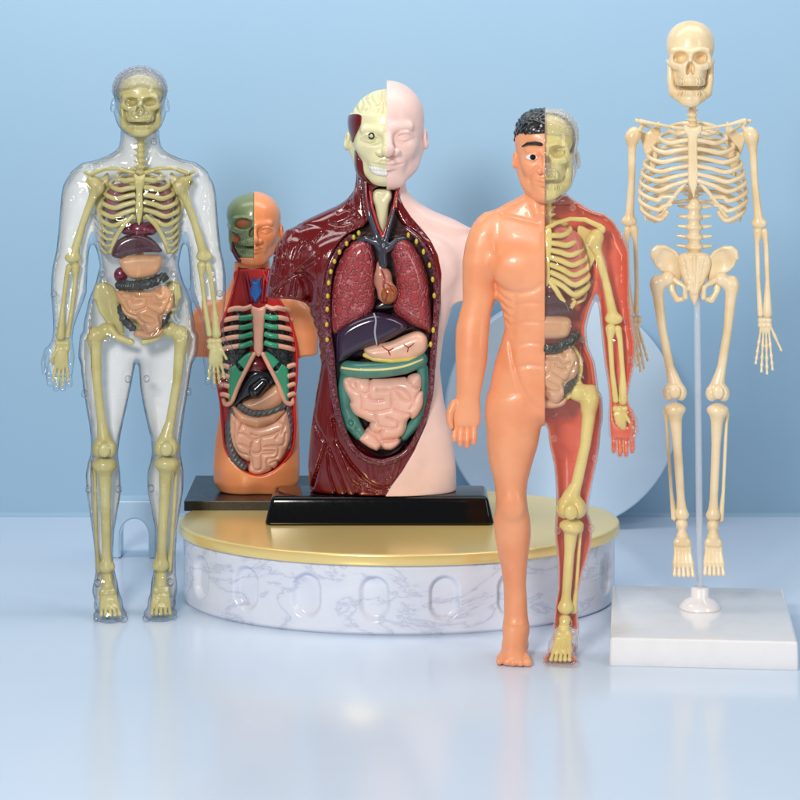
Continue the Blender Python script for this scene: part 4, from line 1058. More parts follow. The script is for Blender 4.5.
# ------------------------------------------------------------------ large torso, muscle on one side, pink skin on the other
def big_torso():
    wine = fibres('wine_red_muscle', C(104, 8, 12), C(150, 92, 112), amt=.15, rough=.16, coat=.6, dist=.006)  # mauve streaks: reflections put into the muscle colour
    winep = plastic('wine_red_gloss', C(104, 16, 22), .2, coat=.6, bump=.5, bscale=14)
    dark = plastic('deep_red_cavity', C(58, 8, 16), .35, coat=.4, bump=.6, bscale=22)
    pink = plastic('pale_pink_skin', C(240, 206, 197), .42, coat=.1, sss=.15, bump=.08, bscale=60, var=.02)
    cream = plastic('cream_skull', C(232, 226, 182), .35, coat=.2, sss=.1, bump=.15, var=.03)
    g = Fig('large_torso_model', 'large torso, glossy dark red muscle one side, pale pink skin other side, black base', 'anatomy torso', 381, 490, 2.38)
    s_ = g.s
    # ---- base
    blk = plastic('gloss_black', C(4, 5, 7), .1, coat=.15, var=0, spec=.35)
    b = g.bm('base', rounded_slab(2.475, .80, .07, [(.012, 0), (0, .012), (0, .03), (.05, .235), (.056, .262), (.07, .284), (.09, .297), (.12, .302)]), blk, smooth=True)
    g.unturn(b, (1.016-1.459)/2-g.o.location.x, 2.35-2.38, -.302)
    # ---- outer volume
    B = Field()
    B.u(loft([(160, 356, 404, 2, 20), (180, 356, 404, 2, 20), (190, 354, 405, 2, 20), (198, 348, 411, 2, 20), (205, 338, 420, 2, 20), (212, 322, 432, 2, 21), (219, 307, 450, 2, 23), (226, 295, 462, 2, 25), (234, 285.5, 467, 2, 27), (243, 279, 474, 1, 29), (254, 280, 474, 0, 31), (272, 287, 470, -2, 33),
              (292, 298, 458, -3, 34), (303, 307, 450, -3, 34), (335, 318, 441, -3, 32), (367, 321, 437, -3, 30), (400, 315, 441, -2, 31), (432, 310.5, 448.5, -1, 33), (465, 308, 453, 0, 34), (490, 310, 453.5, 0, 33)], 2.3, 10, 3))
    for sgn, cx, in ((-1, 286), (1, 473)):
        K = [(234, 290, 300, 3, 5), (240, 285, 302, 3, 10), (247, 279.5, 304, 2, 15), (257, 274, 306, 2, 19), (272, 269.5, 306, 1, 20), (284, 267.5, 305, 1, 19.5), (297, 265.5, 303, 0, 19)]
        if sgn > 0: K = [(v, 758-b_, 758-a_, c_, d_) for v, a_, b_, c_, d_ in K]
        B.u(loft(K, 2.2, 6, 2), 10)
    B.u(ell((345, -26, 262), (34, 12, 26), -8), 14); B.u(ell((418, -26, 262), (34, 12, 26), 8), 14)
    B.i(whole(lambda x, y, v: v-490+0*(x+y)), 1)
    full = B.copy()
    # neck hollow and chest-belly cavity
    cav = [(356, 228), (366, 222), (374, 200), (373, 189), (384, 185), (396, 189), (396, 205), (404, 222), (418, 232), (430, 248), (436, 272), (436, 300), (433, 330), (432, 365), (429, 392), (421, 420), (408, 444), (392, 455), (372, 455), (352, 440), (340, 418), (334, 390),
           (331, 360), (328, 330), (325, 300), (326, 272), (334, 248), (344, 235)]
    hollow = prism(cav, -60, -4)
    # ---- muscle side
    M = full.copy()
    # carved folds and fibres
    Z = lambda L: [[(260+a/8, 200+b/8) for a, b in l] for l in L]
    M.e(Z([[(130,340),(115,520),(90,690)],[(175,330),(150,500),(110,640)],[(205,330),(190,500)],[(240,340),(200,520)],[(285,380),(262,470)],[(330,310),(255,490)],[(385,310),(330,400)],[(500,250),(415,345)],[(150,560),(110,690)],[(215,470),(175,590)]]), 1.3, .8)
    M.e(Z([[(105,715),(240,590),(330,500),(420,420)]]), -1.6, 1.6)
    M.e(Z([[(125,730),(180,650),(280,590),(370,570),(430,600)]]), 1.8, 1.8)
    M.e(Z([[(350,620),(385,680),(395,770)]]), 3.2, 4.5)
    M.e(Z([[(190,660),(180,740)],[(270,620),(245,740)],[(300,640),(290,750)],[(450,500),(460,620),(480,740)],[(360,500),(440,440)],[(340,540),(450,470)]]), 1.2, .9)
    M.e(Z([[(560,170),(640,185),(730,165)],[(690,50),(760,90),(790,120)]]), 1.8, 1.5)
    Q = lambda L: [[(300+a/5, 390+b/5) for a, b in l] for l in L]
    M.e(Q([[(170,130),(185,220),(240,320),(330,420),(400,455),(470,440),(540,370)]]), 2.2, 1.6)
    M.e(Q([[(130,250),(95,360),(65,470)],[(175,230),(225,360),(280,495)],[(190,240),(250,330),(310,400)],[(140,300),(150,400),(180,490)],[(150,270),(200,400),(235,495)],[(250,370),(290,420),(330,440)],[(270,440),(300,470)],[(210,260),(260,350)],[(300,450),(290,490)],[(335,465),(380,480)]]), 2.0, 1.2)
    M.e(Q([[(340+k*27, 312+(k%2)*14), (345+k*24, 370), (352+k*20, 415-(k%2)*12)] for k in range(7)]), 1.1, .8)
    M.e(Q([[(165,20),(175,90),(170,130)],[(60,60),(75,150),(130,240)]]), 1.4, 1.8)
    M.e([[(309+k*.8, 308+k*12), (318+k*.4, 303+k*12), (326, 295+k*12)] for k in range(6)], .9, 1.8)
    M.e([[(356, 172), (357, 195), (352, 215), (340, 222)], [(350, 190), (349, 205), (338, 212)], [(361, 178), (363, 200), (366, 216)], [(353, 176), (352, 200)], [(366, 186), (368, 204)]], 1.4, 1.1)
    M.e([[(300, 226), (315, 224), (332, 228)], [(296, 236), (306, 240), (318, 250)]], .8, 2.5)
    M.s(hollow, 2)
    body = g.sdf('muscle_body', M, wine, boxes=[(.8, 168, 306.4), (1.0, 305.6, 496)])
    # ---- skin layer over the right side
    edge = np.array([(168, 399), (185, 397.5), (196, 399), (206, 404), (216, 411), (226, 420), (238, 430), (252, 437), (270, 440.5), (300, 439.5), (330, 437), (360, 435), (392, 432), (420, 425), (445, 414), (465, 402), (480, 391), (492, 384)], float)
    K = full.copy(); K.d(whole(lambda x, y, v: np.full(np.broadcast(x, y, v).shape, -1.3)))
    K.i(whole(lambda x, y, v: np.interp(np.ravel(v), edge[:, 0], edge[:, 1]).reshape(np.shape(v)) - x + 0*y), 1.2)
    K.i(whole(lambda x, y, v: v-490.2+0*(x+y)), .6)
    g.sdf('skin_layer', K, pink, boxes=[(.8, 168, 306.4), (1.0, 305.6, 496)])
    # ---- head
    ho, hs = (387.5, -4, 80.5), (1.12, 1.0, 1.055)
    Hd = Field().add(head_ops(), ho, hs)
    for q in (1,): Hd.u(loft([(150, 367, 404, 6, 16), (170, 366, 404, 6, 17), (186, 364, 405, 4, 18), (192, 362, 407, 3, 19)], 2, 6, 2), 4)
    X0 = 386.5
    hm = Hd.copy().keep(0, 1, X0); hm.i(whole(lambda x, y, v: v-189+0*(x+y)), 0)
    g.sdf('skin_face', hm, pink, .55)
    # skull / brain half
    co, cs = (388.5, -3, 88), (1.21, .96, .955)
    Sk = Field().add(head_ops(), co, cs)
    Sk.i(whole(lambda x, y, v: v-189+0*(x+y)), 0); Sk.keep(0, -1, X0+.6)
    Sk.i(whole(lambda x, y, v: 113-v + 0*(x+y)), 1)
    sk = g.sdf('face_bone', Sk, cream, .55)
    br = Field().u(T(ell((0, 4, 36), (31, 40, 35)), co, cs)); br.keep(0, -1, X0+.6); br.i(whole(lambda x, y, v: v-115+0*(x+y)), 1)
    def gy(x, y, v): return 1.7*np.maximum(0, 1-3.2*np.abs(np.sin(x*.23+1.5*np.sin(v*.21+y*.1))*np.cos(v*.2-y*.14+1.2*np.sin(x*.2))))
    V6 = lambda L: [[(335+a/6.67, 75+b/6.67) for a, b in l] for l in L]
    br.e(V6([[(215,115),(200,160),(230,200),(222,250)],[(250,100),(240,150),(265,190),(250,240)],[(290,90),(280,140),(305,180),(292,245)],[(325,85),(318,150),(332,190),(322,250)],[(150,150),(185,180),(170,230)],[(185,130),(170,160)],[(130,210),(160,240)],[(265,120),(300,110)],[(205,165),(245,150)],[(230,215),(205,235)],[(305,180),(325,160)],[(265,205),(290,200)]]), 2.2, 1.5, pw=1.4)
    g.sdf('brain', br, cream, .55, parent=sk)
    # jaw and temple muscle, teeth
    mus = Field().add(head_ops(False), co, cs); mus.d(whole(lambda x, y, v: np.full(np.broadcast(x, y, v).shape, -.9)))
    mus.i(whole(prism([(347, 118), (352, 113.6), (361, 114), (361.5, 121), (359, 128), (354.5, 137), (352, 142), (347, 132)], -60, 12)[0]), .8)
    g.sdf('temple_muscle', mus, winep, .6, parent=sk)
    ms = Field().u(pillow([(355, 148), (360, 153), (366, 158), (367.5, 170), (371, 178), (380, 183), (372, 186), (362, 180), (356, 172), (354, 160)], -8, 5, 17))
    ms.s(chain([(359, -30, 156), (363, -31, 172)], .8), 2)
    g.sdf('jaw_muscle', ms, winep, .6, parent=sk)
    th = Field().u(pillow([(369, 164.5), (374, 164), (381, 165), (388, 165), (388, 173), (380, 173.5), (373, 171.5), (369.5, 168)], -40.5, 2, 4, bend=lambda x, v: .034*(386.5-x)**2)); th.keep(0, -1, X0+.7)
    tooth = plastic('tooth_white', C(240, 240, 236), .2, coat=.5)
    th.e([[(370.5+i*2.7, 160), (370.5+i*2.7, 176)] for i in range(6)]+[[(366, 168.5), (390, 169.3)]], .5, .5, y1=0)
    g.sdf('teeth', th, tooth, .5, parent=sk)
    blk2 = plastic('pupil_black', C(12, 12, 14), .2, coat=.5)
    ec = (371.5, 134.2); ey = -4-35.2
    g.part('pupil', tube([(ec[0]+2.6*math.cos(t), ey, ec[1]+2.6*math.sin(t)) for t in np.linspace(0, 2*math.pi, 17)], .95, 8, sp=False), blk2, sk)
    g.part('eyeball', blob((ec[0], ey+5.5, ec[1]), (6.6, 5.6, 5.8), 24, 16), cream, sk)
    # ---- throat
    F = Field().u(pillow([(374, 190), (380, 188), (390, 189), (392, 196), (389, 204), (387, 220), (382, 234), (377, 220), (375, 206), (372, 198)], -14, 5, 6))
    for v in (213, 218, 223, 228): F.s(cap((374, -21, v), (392, -21, v), .5), 1)
    F.s(chain([(378, -20.5, 193), (382, -21, 198), (387, -20.5, 192)], 1.2), 2)
    g.sdf('larynx', F, cream, .7)
    cavm = g.sdf('cavity_lining', Field().u(prism([(x+(2 if x < 382 else -2), v) for x, v in cav], -7, -1)), dark, 1.2)
    rimr = plastic('rim_red', C(176, 28, 36), .3, coat=.5)
    g.sdf('neck_rim', Field().u(chain([(370, -20, 190), (372, -22, 205), (377, -24, 222), (383, -26, 236)], 1.6)).u(chain([(397.5, -20, 186), (394, -22, 205), (388, -24, 222), (383, -26, 236)], 1.8)), rimr, .8)
    # vessels
    slate = plastic('slate_vessel', C(56, 60, 72), .2, coat=.6); red = plastic('red_vessel', C(166, 24, 32), .25, coat=.6)
    g.sdf('vein', Field().u(chain([(364, -14, 176), (366, -20, 196), (370, -24, 214), (376, -26, 232), (381, -27, 242)], [2.2, 2.4, 2.8, 3.2, 4.4]), 0)
          .u(chain([(397, -16, 190), (394, -22, 206), (389, -26, 224), (385, -27, 240)], [1.6, 1.8, 2.2, 3]), 2)
          .u(chain([(357, -22, 240), (366, -27, 236), (376, -28, 240), (382, -28, 248), (383, -28, 262)], [2.2, 3, 3.4, 4.4, 4.6]), 3)
          .u(chain([(406, -22, 236), (397, -27, 238), (388, -28, 246)], [2.2, 3, 3.6]), 3), slate, .8)
    for k, (a, b_) in enumerate((((399, 186), (396, 206)), ((366, 178), (369, 212)))):
        g.part('artery', tube([(a[0], -20, a[1]), ((a[0]+b_[0])/2-1, -23, (a[1]+b_[1])/2), (b_[0], -25, b_[1])], 1.1, 8), red)
    # ---- lungs
    lung = cells('lung_red', C(166, 58, 64), C(196, 104, 108), 15, .02, strength=1)
    g.sdf('lung', Field().u(pillow([(362, 236), (370, 239), (375, 256), (375.5, 280), (375, 303), (366, 316), (350, 325), (336, 332), (330, 322), (330, 300), (333, 276), (342, 252), (351, 241)], -17, 15, 17)), lung, .9)
    g.sdf('lung', Field().u(pillow([(398, 235), (408, 238), (420, 254), (428, 276), (430.5, 300), (431, 330), (424, 328), (410, 322), (396, 312), (392, 300), (396, 286), (394, 266), (390.5, 250), (392, 240)], -17, 15, 17)), lung, .9)
    heartm = plastic('heart_pink', C(196, 132, 112), .3, coat=.5, bump=.2)
    ht = g.sdf('heart', Field().u(ell((383, -25, 277), (9, 9, 12), 8)).u(chain([(381, -26, 262), (380, -28, 272)], [4.5, 5]), 3).u(ell((387.5, -28, 290), (10, 9, 11)), 4), heartm, .8)
    g.sdf('ventricle', Field().u(ell((388.5, -32, 290.5), (8.2, 7, 9.4))), plastic('ventricle_amber', C(160, 92, 38), .25, coat=.6), .7, parent=ht)
    for P in ([(381, -36.5, 266), (384, -36.5, 274), (383, -38.5, 282), (387, -39.4, 290), (385, -39, 296)], [(384, -37.5, 277), (389, -39, 281), (393, -37.5, 288)]):
        g.part('heart_vessel', tube(P, .75, 7), red, ht)
    g.sdf('heart_base', Field().u(pillow([(374, 302), (384, 296), (398, 300), (398, 306), (384, 310), (374, 308)], -16, 6, 8)), plastic('near_black', C(26, 10, 16), .3, coat=.4), .9)
    # ---- liver, stomach, bowels
    liv = g.sdf('liver', Field().u(pillow([(337, 330), (346, 320), (362, 312), (376, 309), (392, 312), (404, 318), (408, 325), (396, 333), (382, 340), (368, 345), (350, 354), (338, 359), (336, 345)], -23, 9, 13)), plastic('liver_purple', C(52, 36, 62), .18, coat=.7), .8)
    g.part('ligament', tube([(374, -36.2, 309), (376, -36.8, 316), (375, -36.8, 328), (377, -35.5, 340)], [.8, 1.0, .8], 8), plastic('pale_grey_line', C(172, 176, 190), .3), liv)
    peach = plastic('stomach_pink', C(238, 190, 164), .3, coat=.35, sss=.1); yel = plastic('soft_yellow', C(226, 200, 96), .35, coat=.3)
    st = g.sdf('stomach', Field().u(pillow([(364, 345), (374, 341), (390, 338), (406, 331), (418, 328), (426, 333), (427, 343), (422, 351), (408, 357), (388, 358), (370, 355)], -26, 10, 12)), peach, .8)
    g.sdf('fat_edge', Field().u(chain([(365, -30, 351), (374, -33, 354.5), (392, -35, 356), (408, -34, 354.5), (420, -30, 349), (426, -26, 342)], 2.3)), yel, .7, parent=st)
    for P in ([(382, -38.2, 341), (388, -38.6, 345), (393, -38.5, 343)], [(388, -38.6, 345), (390, -38.5, 350)], [(403, -38.2, 339), (408, -38.5, 342), (414, -37.5, 338)], [(408, -38.5, 342), (407, -38.2, 347)]):
        g.part('vessel_line', tube(P, .55, 6), red, st)
    teal = plastic('teal_bowel', C(76, 136, 124), .3, coat=.45, col2=C(64, 118, 110))
    lb = g.sdf('large_bowel', Field().u(chain([(348, -26, 365), (362, -30, 366), (384, -31, 365), (404, -30, 362), (419, -25, 356)], [8, 8.4, 8, 8, 8.4])).s(chain([(341, -36, 369.5), (362, -38.5, 370.5), (384, -39, 369.5), (404, -38, 366.5), (424, -32, 360)], .9), 1)
          .u(chain([(348, -22, 366), (345, -22, 385), (347, -22, 405), (353, -24, 420), (360, -25, 430)], [7, 6.5, 7, 8, 6]), 3).u(chain([(422, -22, 366), (423, -20, 395), (416, -22, 418), (404, -22, 432)], [6, 6, 6, 5]), 3)
          .s(sph((351, -31, 418), 3.2), .8).s(sph((358, -32, 424), 2.8), .8).s(sph((354.5, -32, 428), 2.0), .8), teal, .8)
    g.part('taenia', tube([(342, -33.4, 363), (352, -37, 364), (366, -38.6, 364.6), (384, -39.2, 364), (404, -38.2, 361), (422, -32, 355)], 1.2, 8), plastic('cream_line', C(222, 214, 150), .35), lb)
    gut = plastic('pink_bowel', C(240, 190, 172), .34, coat=.3, sss=.12, bump=.05)
    G8 = lambda L: [(335+a/8, 360+b/8) for a, b in L]
    cf = Field().u(pillow(G8([(190,590),(260,530),(340,560),(420,580),(515,560),(520,625),(450,682),(365,676),(330,690),(250,650)]), -25, 6, 10))
    cf.u(pillow(G8([(70,125),(130,95),(300,108),(420,112),(540,105),(640,75),(685,100),(692,190),(705,230),(700,330),(650,420),(580,462),(565,520),(520,590),(430,610),(360,605),(335,555),(290,540),(268,490),(250,450),(160,400),(120,330),(125,290),(80,200)]), -26, 13, 12))
    cf.u(ell((383, -22, 432), (19, 10, 14)), 2)
    cf.e([G8(l) for l in [[(115,130),(125,180),(175,205),(240,225),(275,215)],[(275,215),(285,170),(285,120)],[(275,215),(285,255),(320,280),(385,275)],[(345,200),(440,205),(452,240),(455,330)],[(215,235),(225,290),(225,345),(290,370),(370,365),(450,345)],
      [(455,330),(480,355),(560,385),(600,400),(590,450)],[(480,205),(540,270),(600,290)],[(450,205),(510,185),(580,225),(615,300),(600,345)],[(575,115),(610,165),(665,190)],[(325,375),(335,440),(350,480),(400,495),(490,500),(505,460),(480,440),(420,415)],
      [(345,455),(290,460),(265,480)],[(400,495),(365,530),(350,580),(330,560)],[(345,575),(360,605),(420,600),(520,590)],[(370,610),(370,690)],[(690,200),(645,260),(620,330)],[(180,150),(190,195)]]], 2.6, 1.6, y1=-20, pw=1.3)
    g.sdf('small_bowel', cf, gut, .6)
    # ---- rim of the cavity with its yellow nodes
    rim = cells('rim_beaded', C(88, 14, 24), C(150, 80, 100), 22, .012)
    L = [(352, -22, 234), (341, -26, 244), (331, -30, 262), (327, -32, 290), (327, -32, 320), (331, -31, 350), (334, -30, 385), (340, -31, 414), (350, -33, 438), (364, -34, 452), (381, -34, 457)]
    R = [(405, -22, 226), (420, -26, 238), (432, -29, 258), (436, -30, 285), (435, -31, 320), (432, -31, 355), (430, -30, 388), (422, -31, 418), (410, -33, 441), (397, -34, 452), (381, -34, 457)]
    g.part('cavity_rim', tube(L, [3, 4.2, 4.6, 4.4, 3.4, 3, 4], 12), rim)
    g.part('cavity_rim', tube(R, [2.4, 3, 3.2, 3, 2.6, 2.6, 4], 12), rim)
    node = plastic('node_yellow', C(206, 184, 48), .3, coat=.4)
    for (x, v, y) in ((359, 231, -24), (354, 235, -26), (347, 241, -29), (340, 249, -32), (335, 258, -34), (331.5, 268, -36), (329.5, 279, -36), (328.5, 292, -36), (328, 305, -36), (327.5, 320, -35.5), (328, 335, -35)):
        g.part('lymph_node', blob((x, y, v), (2.0, 1.8, 2.7), 10, 8), node)
    for (x, v, y) in ((408, 233, -25), (416, 239, -28), (423, 249, -30), (429, 262, -32), (432, 276, -33), (433.5, 292, -33.5), (432.5, 326, -34), (430, 340, -34)):
        g.part('lymph_node', blob((x, y, v), (1.8, 1.6, 2.9), 10, 8), node)
# ------------------------------------------------------------------ small orange torso
def small_torso():
    org = plastic('orange_skin', C(246, 158, 104), .3, coat=.2, sss=.18, bump=.05, bscale=50, col2=C(240, 146, 92), cscale=2)
    green = plastic('olive_skull', C(118, 134, 92), .35, coat=.3, bump=.2, col2=C(132, 142, 100))
    red = plastic('bright_red_cavity', C(206, 30, 28), .3, coat=.4, bump=.2, bscale=16)
    g = Fig('small_torso_model', 'small orange torso with green half skull, red cavity and pink ribs, on flat black base', 'anatomy torso', 257, 491, 3.35)
    blk = plastic('satin_black', C(20, 20, 22), .28, coat=.2, var=0)
    b = g.bm('base', rounded_slab(1.55, 1.54, .015, [(.003, 0), (0, .004), (0, .104), (.002, .109), (.006, .111)]), blk)
    g.unturn(b, -2.41+.775-g.o.location.x, 3.54-3.35, -.112)
    B = Field()
    B.u(loft([(250, 236, 270, 4, 15), (266, 234, 270, 3, 15), (276, 232.5, 272, 3, 16), (284, 230, 277, 3, 16), (291, 226, 284, 3, 17), (299, 213, 298, 3, 18), (308, 201, 309, 3, 20), (320, 198, 312, 2, 22), (336, 205, 306, 0, 24), (352, 210, 299, -1, 25),
              (366, 214, 297, -1, 24.5), (387, 218.5, 296.5, -1, 23), (411, 220, 298.5, 0, 22.5), (440, 215, 299.5, 0, 24), (466, 213, 300, 0, 26), (482, 214, 299, 1, 25), (493, 221, 294, 1, 21)], 2.25, 8, 5))
    for K in ([(299, 206, 214, 3, 6), (305, 199.5, 214, 3, 11), (312, 193.5, 213, 3, 14), (321, 188, 212, 2, 16), (333, 185.5, 211, 2, 16.5), (355, 186.5, 209, 1, 15.5)],
              [(300, 294, 302, 3, 6), (306, 294, 308, 3, 11), (314, 295, 313, 3, 14), (324, 296, 317, 2, 16), (336, 297, 318.5, 2, 16.5), (355, 298, 318, 1, 15.5)]):
        B.u(loft(K, 2.2, 6, 3), 8)
    B.s(ell((257, -28, 496), (9, 8, 12)), 8)
    cav = [(236, 269), (266, 268.5), (270, 285), (280, 300), (290, 320), (296, 345), (296.5, 372), (294, 400), (295, 425), (292, 446), (281, 462), (266, 471), (252, 471), (238, 463), (226, 446), (223, 425), (221, 400), (217, 372), (217, 345), (222, 322), (229, 303), (234, 286)]
    B.i(whole(lambda x, y, v: v-491+0*(x+y)), 1)
    B2 = B.copy().s(prism(cav, -60, -7), 1.5)
    g.sdf('torso_shell', B2, org, boxes=[(.9, 262, 500)])
    g.sdf('cavity_lining', Field().u(prism([(256+(x-256)*.985, v) for x, v in cav], -11, -4)), red, 1.1)
    g.part('cavity_rim', tube([(239, -11, 266)]+[(x, -16 if v < 300 else -19.5, v) for x, v in cav[:1:-1]]+[(262, -13, 268)], 1.3, 8), red)
    # head
    ho, hs = (253.5, -2, 191.5), (.83, .72, .715)
    Hd = Field().add(head_ops(), ho, hs); Hd.u(loft([(240, 238, 269, 4, 13), (266, 236, 270, 4, 15), (269, 236, 270, 4, 15)], 2, 5, 1), 3)
    Hd.i(whole(lambda x, y, v: v-269+0*(x+y)), .5)
    X0 = 254
    H2 = Hd.copy(); H2.keep(0, 1, X0); nk = Hd.copy(); nk.keep(0, -1, X0+.3); nk.keep(2, 1, 255.5)
    hd = g.sdf('skin_face', H2, org, .5)
    g.sdf('neck', nk, org, .7, parent=hd)
    so, ss = (254, -2, 193), (.80, .70, .66)
    S = Field().add(skull_ops(True, True), so, ss)
    S.u(T(ell((0, 4, 34), (34, 40, 34)), so, ss), 2)
    for k in (-1,): S.s(T(ell((k*13.2, -36, 43), (10, 12, 8.2), -8), so, ss), 2)
    S.u(T(ell((0, -4, 66), (25, 27, 24)), so, ss), 2)
    S.s(T(ell((-21, -24, 67), (4, 9, 5), 20), so, ss), 1.5)
    S.keep(0, -1, X0-.1)
    sk = g.sdf('skull_half', S, green, .5)
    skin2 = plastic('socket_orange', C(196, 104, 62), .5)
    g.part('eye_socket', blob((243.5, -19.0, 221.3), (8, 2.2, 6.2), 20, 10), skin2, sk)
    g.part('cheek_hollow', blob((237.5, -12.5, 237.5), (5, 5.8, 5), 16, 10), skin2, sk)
    mr = plastic('maroon_strip', C(92, 24, 40), .3, coat=.4)
    g.sdf('jaw_muscle', Field().u(chain([(232.5, -14, 241), (234, -17, 249), (239, -20.5, 258), (246, -24, 257), (254, -27, 254)], [1.0, 2.4, 2.4, 1.6, 1.0])), mr, .6, parent=sk)
    # throat
    g.sdf('larynx', Field().u(pillow([(250.5, 276), (254, 278), (258, 278), (261.5, 275.5), (260.5, 283), (262, 291), (258, 299), (255.5, 301.5), (253, 299), (249.5, 291), (251.5, 283)], -13, 3.5, 5)), plastic('blue_larynx', C(42, 110, 190), .25, coat=.5), .6)
    strap = plastic('strap_red', C(160, 18, 30), .3, coat=.4)
    for x0, x1 in ((242, 249), (246, 252), (265, 262), (269, 265)):
        g.part('neck_muscle', tube([(x0, -9, 268), ((x0+x1)/2, -11.5, 284), (x1, -13, 301)], 1.8, 8), strap)
    # lungs behind the ribs
    lung = cells('black_lung', C(38, 38, 44), C(10, 10, 12), 18, .02)
    g.sdf('lung', Field().u(pillow([(243, 308), (250, 320), (250, 345), (246, 366), (232, 376), (221, 374), (221, 350), (226, 325), (234, 310)], -13, 8, 5)), lung, 1)
    g.sdf('lung', Field().u(pillow([(268, 308), (278, 312), (288, 328), (293, 350), (293, 374), (282, 376), (268, 362), (263, 345), (263, 322)], -13, 8, 5)), lung, 1)
    # ribs
    rosy = plastic('pink_rib', C(240, 178, 152), .35, coat=.2, sss=.1); cart = plastic('green_cartilage', C(48, 158, 116), .3, coat=.3)
    g.sdf('breastbone', Field().u(pillow([(251, 304), (258.5, 305.5), (266, 304), (265, 316), (263.5, 335), (263, 348), (258.5, 354), (254, 348), (253.5, 335), (252, 316)], -21, 3, 2.8)), rosy, .6)
    for s in (-1, 1):
        c = 258.5
        for i in range(7):
            vi = 304.5+i*8.6; ox = [33.5, 36.5, 38, 39, 39.5, 40, 40][i]*(1.0 if s < 0 else .9)
            P = [(c+s*7, -21.5, vi+(1 if i else -1)), (c+s*14, -23, vi+1.5+i*.3), (c+s*ox*.62, -22.5, vi+1+i*.9), (c+s*ox*.85, -19.5, vi+2.8+i*1.0), (c+s*ox, -15.5, vi+5+i*1.0)]
            if i < 5 : g.part('rib', rib_tube(P, [2.2, 2.5, 2.6, 2.6, 2.4]), rosy)
            if i and i < 5:
                g.part('rib_cartilage', rib_tube([(c+s*6.5, -22.2, vi+.8), (c+s*13, -24.2, vi+1.6+i*.3), (c+s*19, -24.4, vi+1.2+i*.8)], [3.1, 3.0, 2.6]), cart)
        # green costal plate with its window, edged by a long pink rib
        P = [(c+s*6, 349), (c+s*14, 352), (c+s*22, 360), (c+s*29, 366), (c+s*30, 378), (c+s*30, 392), (c+s*29, 402), (c+s*25, 396), (c+s*19, 380), (c+s*11, 363)]
        pf = Field().u(pillow(P, -21.5, 2.5, 2.2)); pf.s(cap((c+s*17, -22, 366), (c+s*21, -22, 361), 2.3, 1.8, 3), .5)
        g.sdf('costal_plate', pf, cart, .6)
        g.part('rib', rib_tube([(c+s*4, -23, 350), (c+s*11, -24, 364), (c+s*20, -24, 382), (c+s*26, -22, 397), (c+s*32, -20, 401), (c+s*35.5, -17.5, 396)], [2.4, 2.2, 2.3, 2.6, 2.6]), rosy)
        for k in range(4):
            g.part('rib', rib_tube([(c+s*29, -22.5, 364+k*9.5), (c+s*34, -20.5, 362.5+k*9.5), (c+s*(39 if s < 0 else 36.5), -17.5, 363+k*9.5)], [2.6, 2.5, 2.3]), rosy)
    # organs
    g.sdf('heart', Field().u(ell((257, -15, 364), (10, 6, 9))), plastic('deep_heart', C(120, 22, 32), .25, coat=.5), .8)
    livm = plastic('black_liver', C(22, 24, 30), .15, coat=.6)
    g.sdf('liver', Field().u(pillow([(232, 403), (236, 392), (242, 380), (248, 371), (256, 366), (268, 368), (277, 376), (274, 384), (262, 390), (250, 396), (240, 402)], -16, 6, 6)), livm, .8)
    g.sdf('gallbladder', Field().u(chain([(256, -21, 387), (263, -21, 380), (268, -20, 376)], [8, 6.5, 3])), livm, .7)
    tan = plastic('peach_stomach', C(224, 166, 130), .3, coat=.25, sss=.1)
    g.sdf('stomach', Field().u(pillow([(242, 400), (256, 394), (268, 387), (276, 382), (283, 388), (284, 398), (276, 406), (262, 410), (248, 408)], -16, 8, 8)), tan, .8)
    g.sdf('pancreas_fold', Field().u(chain([(234, -17, 406), (243, -19.5, 415), (258, -20.5, 419), (272, -19.5, 415), (282, -17, 408)], [3, 5.2, 6, 5, 3])), tan, .8)
    gry = plastic('grey_bowel', C(92, 94, 98), .4, coat=.15)
    cb = Field().u(chain([(240, -20, 403), (252, -22, 410), (266, -22, 410), (280, -20, 405), (286, -17, 401)], 3.6)).u(chain([(233, -17, 408), (229.5, -18, 424), (230, -18, 442), (235, -18, 456), (243, -18, 463)], [4.2, 4.6, 5, 5.4, 5])).u(chain([(287, -15, 404), (290, -15, 425), (288, -15, 445)], 3))
    cb.d(whole(lambda x, y, v: .8*np.abs(np.sin(x*.62+v*.45))+0*y))
    g.sdf('large_bowel', cb, gry, .6)
    gut = plastic('peach_bowel', C(232, 176, 148), .32, coat=.25, sss=.12)
    G = lambda L: [(220+a/10, 400+b/10) for a, b in L]
    cf = Field().u(pillow(G([(95,150),(125,80),(240,170),(380,215),(540,170),(650,80),(690,180),(700,350),(640,520),(560,640),(490,682),(380,715),(290,680),(280,590),(200,530),(130,430),(95,300)]), -17, 9, 9))
    cf.e([G([(125,90),(240,185),(380,228),(540,185),(645,95)])], 2.4, .9, y1=-12)
    cf.e([G(l) for l in [[(150,190),(160,290),(150,380),(190,480),(300,520),(290,600)],[(180,290),(250,300),(340,355),(420,330),(520,310),(600,270)],[(340,355),(310,470),(410,480),(408,340)],[(190,400),(240,410),(300,440)],[(310,480),(320,560),(330,640),(390,660),(420,620),(415,500)],
       [(420,500),(520,495),(540,470),(430,470)],[(430,430),(570,425),(580,500),(550,540),(480,550),(470,600),(520,650)],[(600,270),(560,340)],[(650,300),(640,400),(590,420)],[(500,590),(560,570),(590,600)],[(580,190),(640,220),(610,300)],[(230,180),(200,260)],[(320,300),(380,320)],[(180,290),(160,370)]]], 2.0, 1.3, y1=-12, pw=1.3)
    g.sdf('small_bowel', cf, gut, .55)
